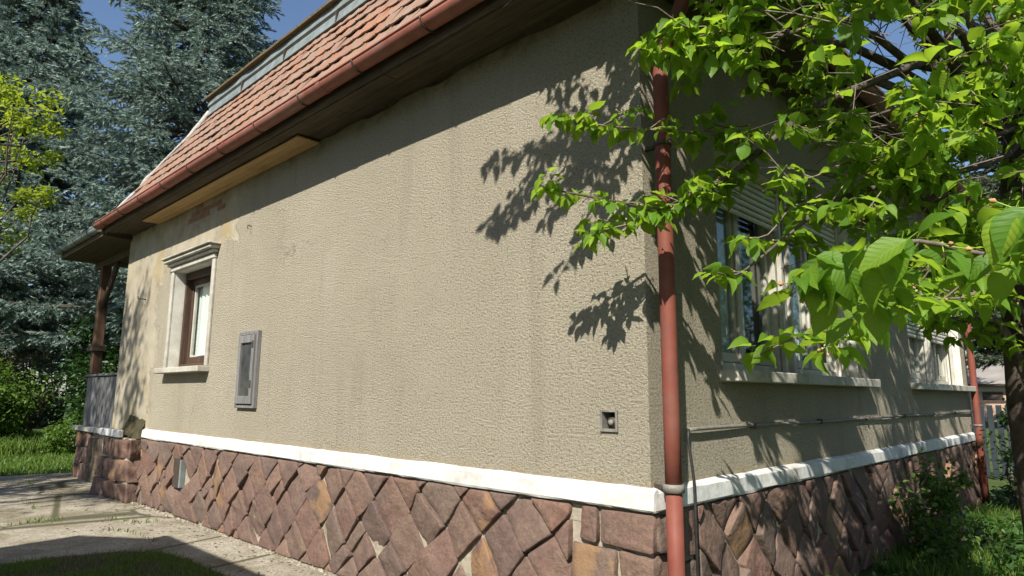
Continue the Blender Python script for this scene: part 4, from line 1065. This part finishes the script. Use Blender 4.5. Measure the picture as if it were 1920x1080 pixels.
# ---- low growth
def blades(name, n, xr, yr, hgt, mat, seed, keep=None, width=.006, kind='stuff', z=0, label=None, cat=None):
    r = np.random.default_rng(seed); P = np.stack([r.uniform(*xr, n), r.uniform(*yr, n), np.full(n, z)], 1)
    if keep is not None: P = P[np.array([keep(p) for p in P])]
    n = len(P); a = r.uniform(0, 2*PI, n); h = hgt*r.uniform(.4, 1.3, n); ln = h*r.uniform(.1, .8, n); b = r.uniform(0, 2*PI, n)
    D = np.stack([np.cos(a), np.sin(a), 0*a], 1)*width; B = np.stack([np.cos(b), np.sin(b), 0*b], 1)
    V = np.stack([P-D, P+D, P+B*(ln*.35)[:, None]+np.array([0, 0, 1])*(h*.6)[:, None]+D*.7, P+B*(ln*.35)[:, None]+np.array([0, 0, 1])*(h*.6)[:, None]-D*.7, P+B*ln[:, None]+np.array([0, 0, 1])*h[:, None]], 1).reshape(-1, 3)
    k = np.arange(n)[:, None]*5; F = np.concatenate([k+[0, 1, 2], k+[0, 2, 3], k+[3, 2, 4]])
    o = mk(name, V, F, mat, None, False, np.repeat(r.random(n), 5)); return tag(o, label, cat, None, kind)
def inside(p, poly):
    x, y = p[0], p[1]; c = False; j = len(poly)-1
    for i in range(len(poly)):
        xi, yi = poly[i]; xj, yj = poly[j]
        if (yi > y) != (yj > y) and x < (xj-xi)*(y-yi)/(yj-yi)+xi: c = not c
        j = i
    return c
def offpath(p): return not inside(p+rng.normal(0, .035, 3), edge)
def patchy(p): return offpath(p) and vnoise(np.array([p[0], p[1], 0.]), 2.6, 3)+.6 > rng.random()*1.1
blades('dry_grass', 9000, (-6.0, -3.2), (-2.6, -.66), .04, 'dry_leaf', 80, offpath, .004, label='dry straw-coloured blades mixed into the short grass by the path', cat='grass')
blades('grass', 26000, (-6.0, -3.2), (-2.6, -.7), .045, 'grass_blade', 81, patchy, .004, label='short patchy grass beside the concrete path', cat='grass')
blades('grass', 52000, (-30, -12.8), (-5, 5), .10, 'grass_blade', 82, offpath, .013, label='sunlit lawn grass beyond the end of the path', cat='grass')
blades('tall_grass', 9000, (-22, -17.5), (-1.6, 2.6), .42, 'grass_blade', 83, lambda p: vnoise(np.array([p[0], p[1], 0.]), .9, 3) > -.1, .016, label='taller pale grass along the foot of the bushes', cat='grass')
def tufts(p):
    return not offpath(p) and abs(vnoise(np.array([p[0], p[1]*1.6, 0.]), .9, 8)-.1) < .045 and vnoise(np.array([p[0], p[1], 0.]), 1.7, 4) > .15
blades('weed', 9000, (-12.5, -5.6), (-2.6, -.3), .05, 'grass_blade', 84, tufts, .005, z=.01, label='small weeds growing in the cracks of the path', cat='weeds')
blades('grass', 22000, (.05, 3.2), (.2, 12), .16, 'grass_blade', 85, lambda p: vnoise(np.array([p[0], p[1], 0.]), 1.4, 6) > -.25, .006, label='rough grass along the foot of the short facade', cat='grass')
# ivy and herbs under the cherry tree
n = 9000; q = np.random.default_rng(86); P = np.stack([q.uniform(.12, 2.6, n), q.uniform(2.2, 11.5, n), np.zeros(n)], 1)
hh = np.clip(.16+.42*vnoise(P*[1, 1, 0]+[0, 0, .5], 1.1, 2), .02, .75); P[:, 2] = hh*q.random(n)**.6
P = P[~((np.hypot(P[:, 0]-T0[0], P[:, 1]-T0[1])) < .2)]
tag(leafy('ground_ivy', 'ivy_leaf', P, .085, None, LEAF2, up=.6, seed=87), 'dark ivy and herbs covering the ground beside the short facade', 'ivy', None, 'stuff')
shrub('wall_shrub', 'small leafy shrub growing against the shaded stone plinth', (.42, 4.5, .42), (.30, .75, .48), 20, 1500, .075, 'bush_leaf', 88, LEAF2, .5)
shrub('wall_shrub', 'leafy suckers at the foot of the far downpipe', (.62, 8.6, .75), (.4, .6, .9), 18, 1000, .08, 'shrub_leaf', 89, LEAF2, .4)
shrub('garden_shrub', 'dark leafy shrub behind the cherry trunk beside the blue gate', (1.5, 8.2, .7), (.7, 1.2, .9), 26, 2600, .09, 'ivy_leaf', 90, LEAF2, .4)
# fallen stones and crumbs along the foot of the long facade
mb = MB(); q = np.random.default_rng(91)
for i in range(300):
    x = -8.5*q.random()-.05; s = q.uniform(.008, .028)*(1.6 if q.random() < .08 else 1); c_ = np.array([x, -.055-abs(q.normal(0, .03)), .014])
    a = q.uniform(0, 6.3, 5); V = [c_+[s*math.cos(2*PI*k/5+a[0])*(.6+.6*q.random()), s*.8*math.sin(2*PI*k/5+a[0])*(.6+.6*q.random()), 0] for k in range(5)]+[c_+[0, 0, s*.7]]
    mb.add(V, [(k, (k+1) % 5, 5) for k in range(5)])
tag(mb.build('rubble', 'mortar', None, False), 'small mortar crumbs strewn along the foot of the stone plinth', 'rubble', None, 'stuff')

q = np.random.default_rng(95); n = 420; P = np.stack([q.uniform(-12.8, -.3, n), -np.abs(q.normal(0, .55, n))-.06, np.full(n, .016)], 1); P = P[[inside(p, edge) for p in P]]
D = q.normal(0, 1, (len(P), 3))*[1, 1, .08]
tag(leafy('leaf_litter', 'dry_leaf', P, .045, None, LEAF2, up=.9, seed=96, dirs=D), 'small dry leaves scattered over the concrete path', 'leaf litter', None, 'stuff')

# ------------------------------------------------------------------ beyond the short facade
g = empty('gate', 'blue-grey metal paling gate beyond the far downpipe', 'gate')
gy = 12.6
for i in range(22):
    x = -1.35+i*.145; box('paling', 'gate_blue', g, x, x+.095, gy, gy+.02, .08, 1.42+.01*rng.random(), .004)
for zz in (.35, 1.15): box('rail', 'gate_blue', g, -1.4, 1.9, gy+.022, gy+.06, zz, zz+.05, .004)
box('top_rail', 'dark_iron', g, -1.4, 1.9, gy-.012, gy+.05, 1.46, 1.52, .005)
for x in (-1.46, .25, 1.9): box('post', 'gate_blue', g, x, x+.07, gy-.02, gy+.06, 0, 1.6, .006)
nb = empty('neighbour_building', 'long low brick building with grey tiled roof far behind the gate', 'building')
ny = 52.
box('wall', 'far_brick', nb, -24, 6, ny, ny+9, 0, 2.05, .02)
box('wall_band', 'far_wall', nb, -24, 6, ny-.03, ny+9.03, 2.05, 2.62, .02)
for i in range(9):
    x = -22+i*3.1; box('window', 'dark_iron', nb, x, x+1.15, ny-.04, ny+.02, 1.25, 2.0, .01)
MB().add([(-24.5, ny-.5, 2.55), (6.5, ny-.5, 2.55), (6.5, ny+4.5, 4.6), (-24.5, ny+4.5, 4.6), (-24.5, ny+9.5, 2.55), (6.5, ny+9.5, 2.55), (-24.5, ny-.5, 2.42), (6.5, ny-.5, 2.42)], [(0, 1, 2, 3), (3, 2, 5, 4), (6, 7, 1, 0), (0, 3, 4), (1, 5, 2)]).build('roof', 'far_roof', nb)
box('gutter', 'dark_iron', nb, -24.5, 6.5, ny-.66, ny-.5, 2.40, 2.54, .02)
gn = empty('railway_gantry', 'green steel lattice gantry far behind the brick building', 'gantry')
gy = 80.; zt = 7.0
for z in (zt, zt-.8): box('chord', 'gantry_green', gn, -22, 3, gy, gy+.15, z, z+.14, .01)
for i in range(25):
    x = -22+i; mb = MB().tube([(x, gy+.07, zt-.7), (x+.5, gy+.07, zt)], .045, 4).tube([(x+.5, gy+.07, zt), (x+1, gy+.07, zt-.7)], .045, 4); mb.build('lattice_bar', 'gantry_green', gn)
for x in (-11.2, 3.): box('mast', 'gantry_green', gn, x-.15, x+.15, gy-.05, gy+.2, 0, zt, .01)
for i, (z, y_) in enumerate(((9.2, 46.), (6.9, 46.), (6.0, 46.5), (5.4, 47.))):
    tag(tube('overhead_wire', 'black_pipe', None, [(x, y_, z-.0016*(30**2-(x+5)**2)*.3) for x in np.linspace(-35, 25, 25)], .018, 5), 'thin dark overhead wire strung above the brick building', 'wire', 'wires above the brick building')
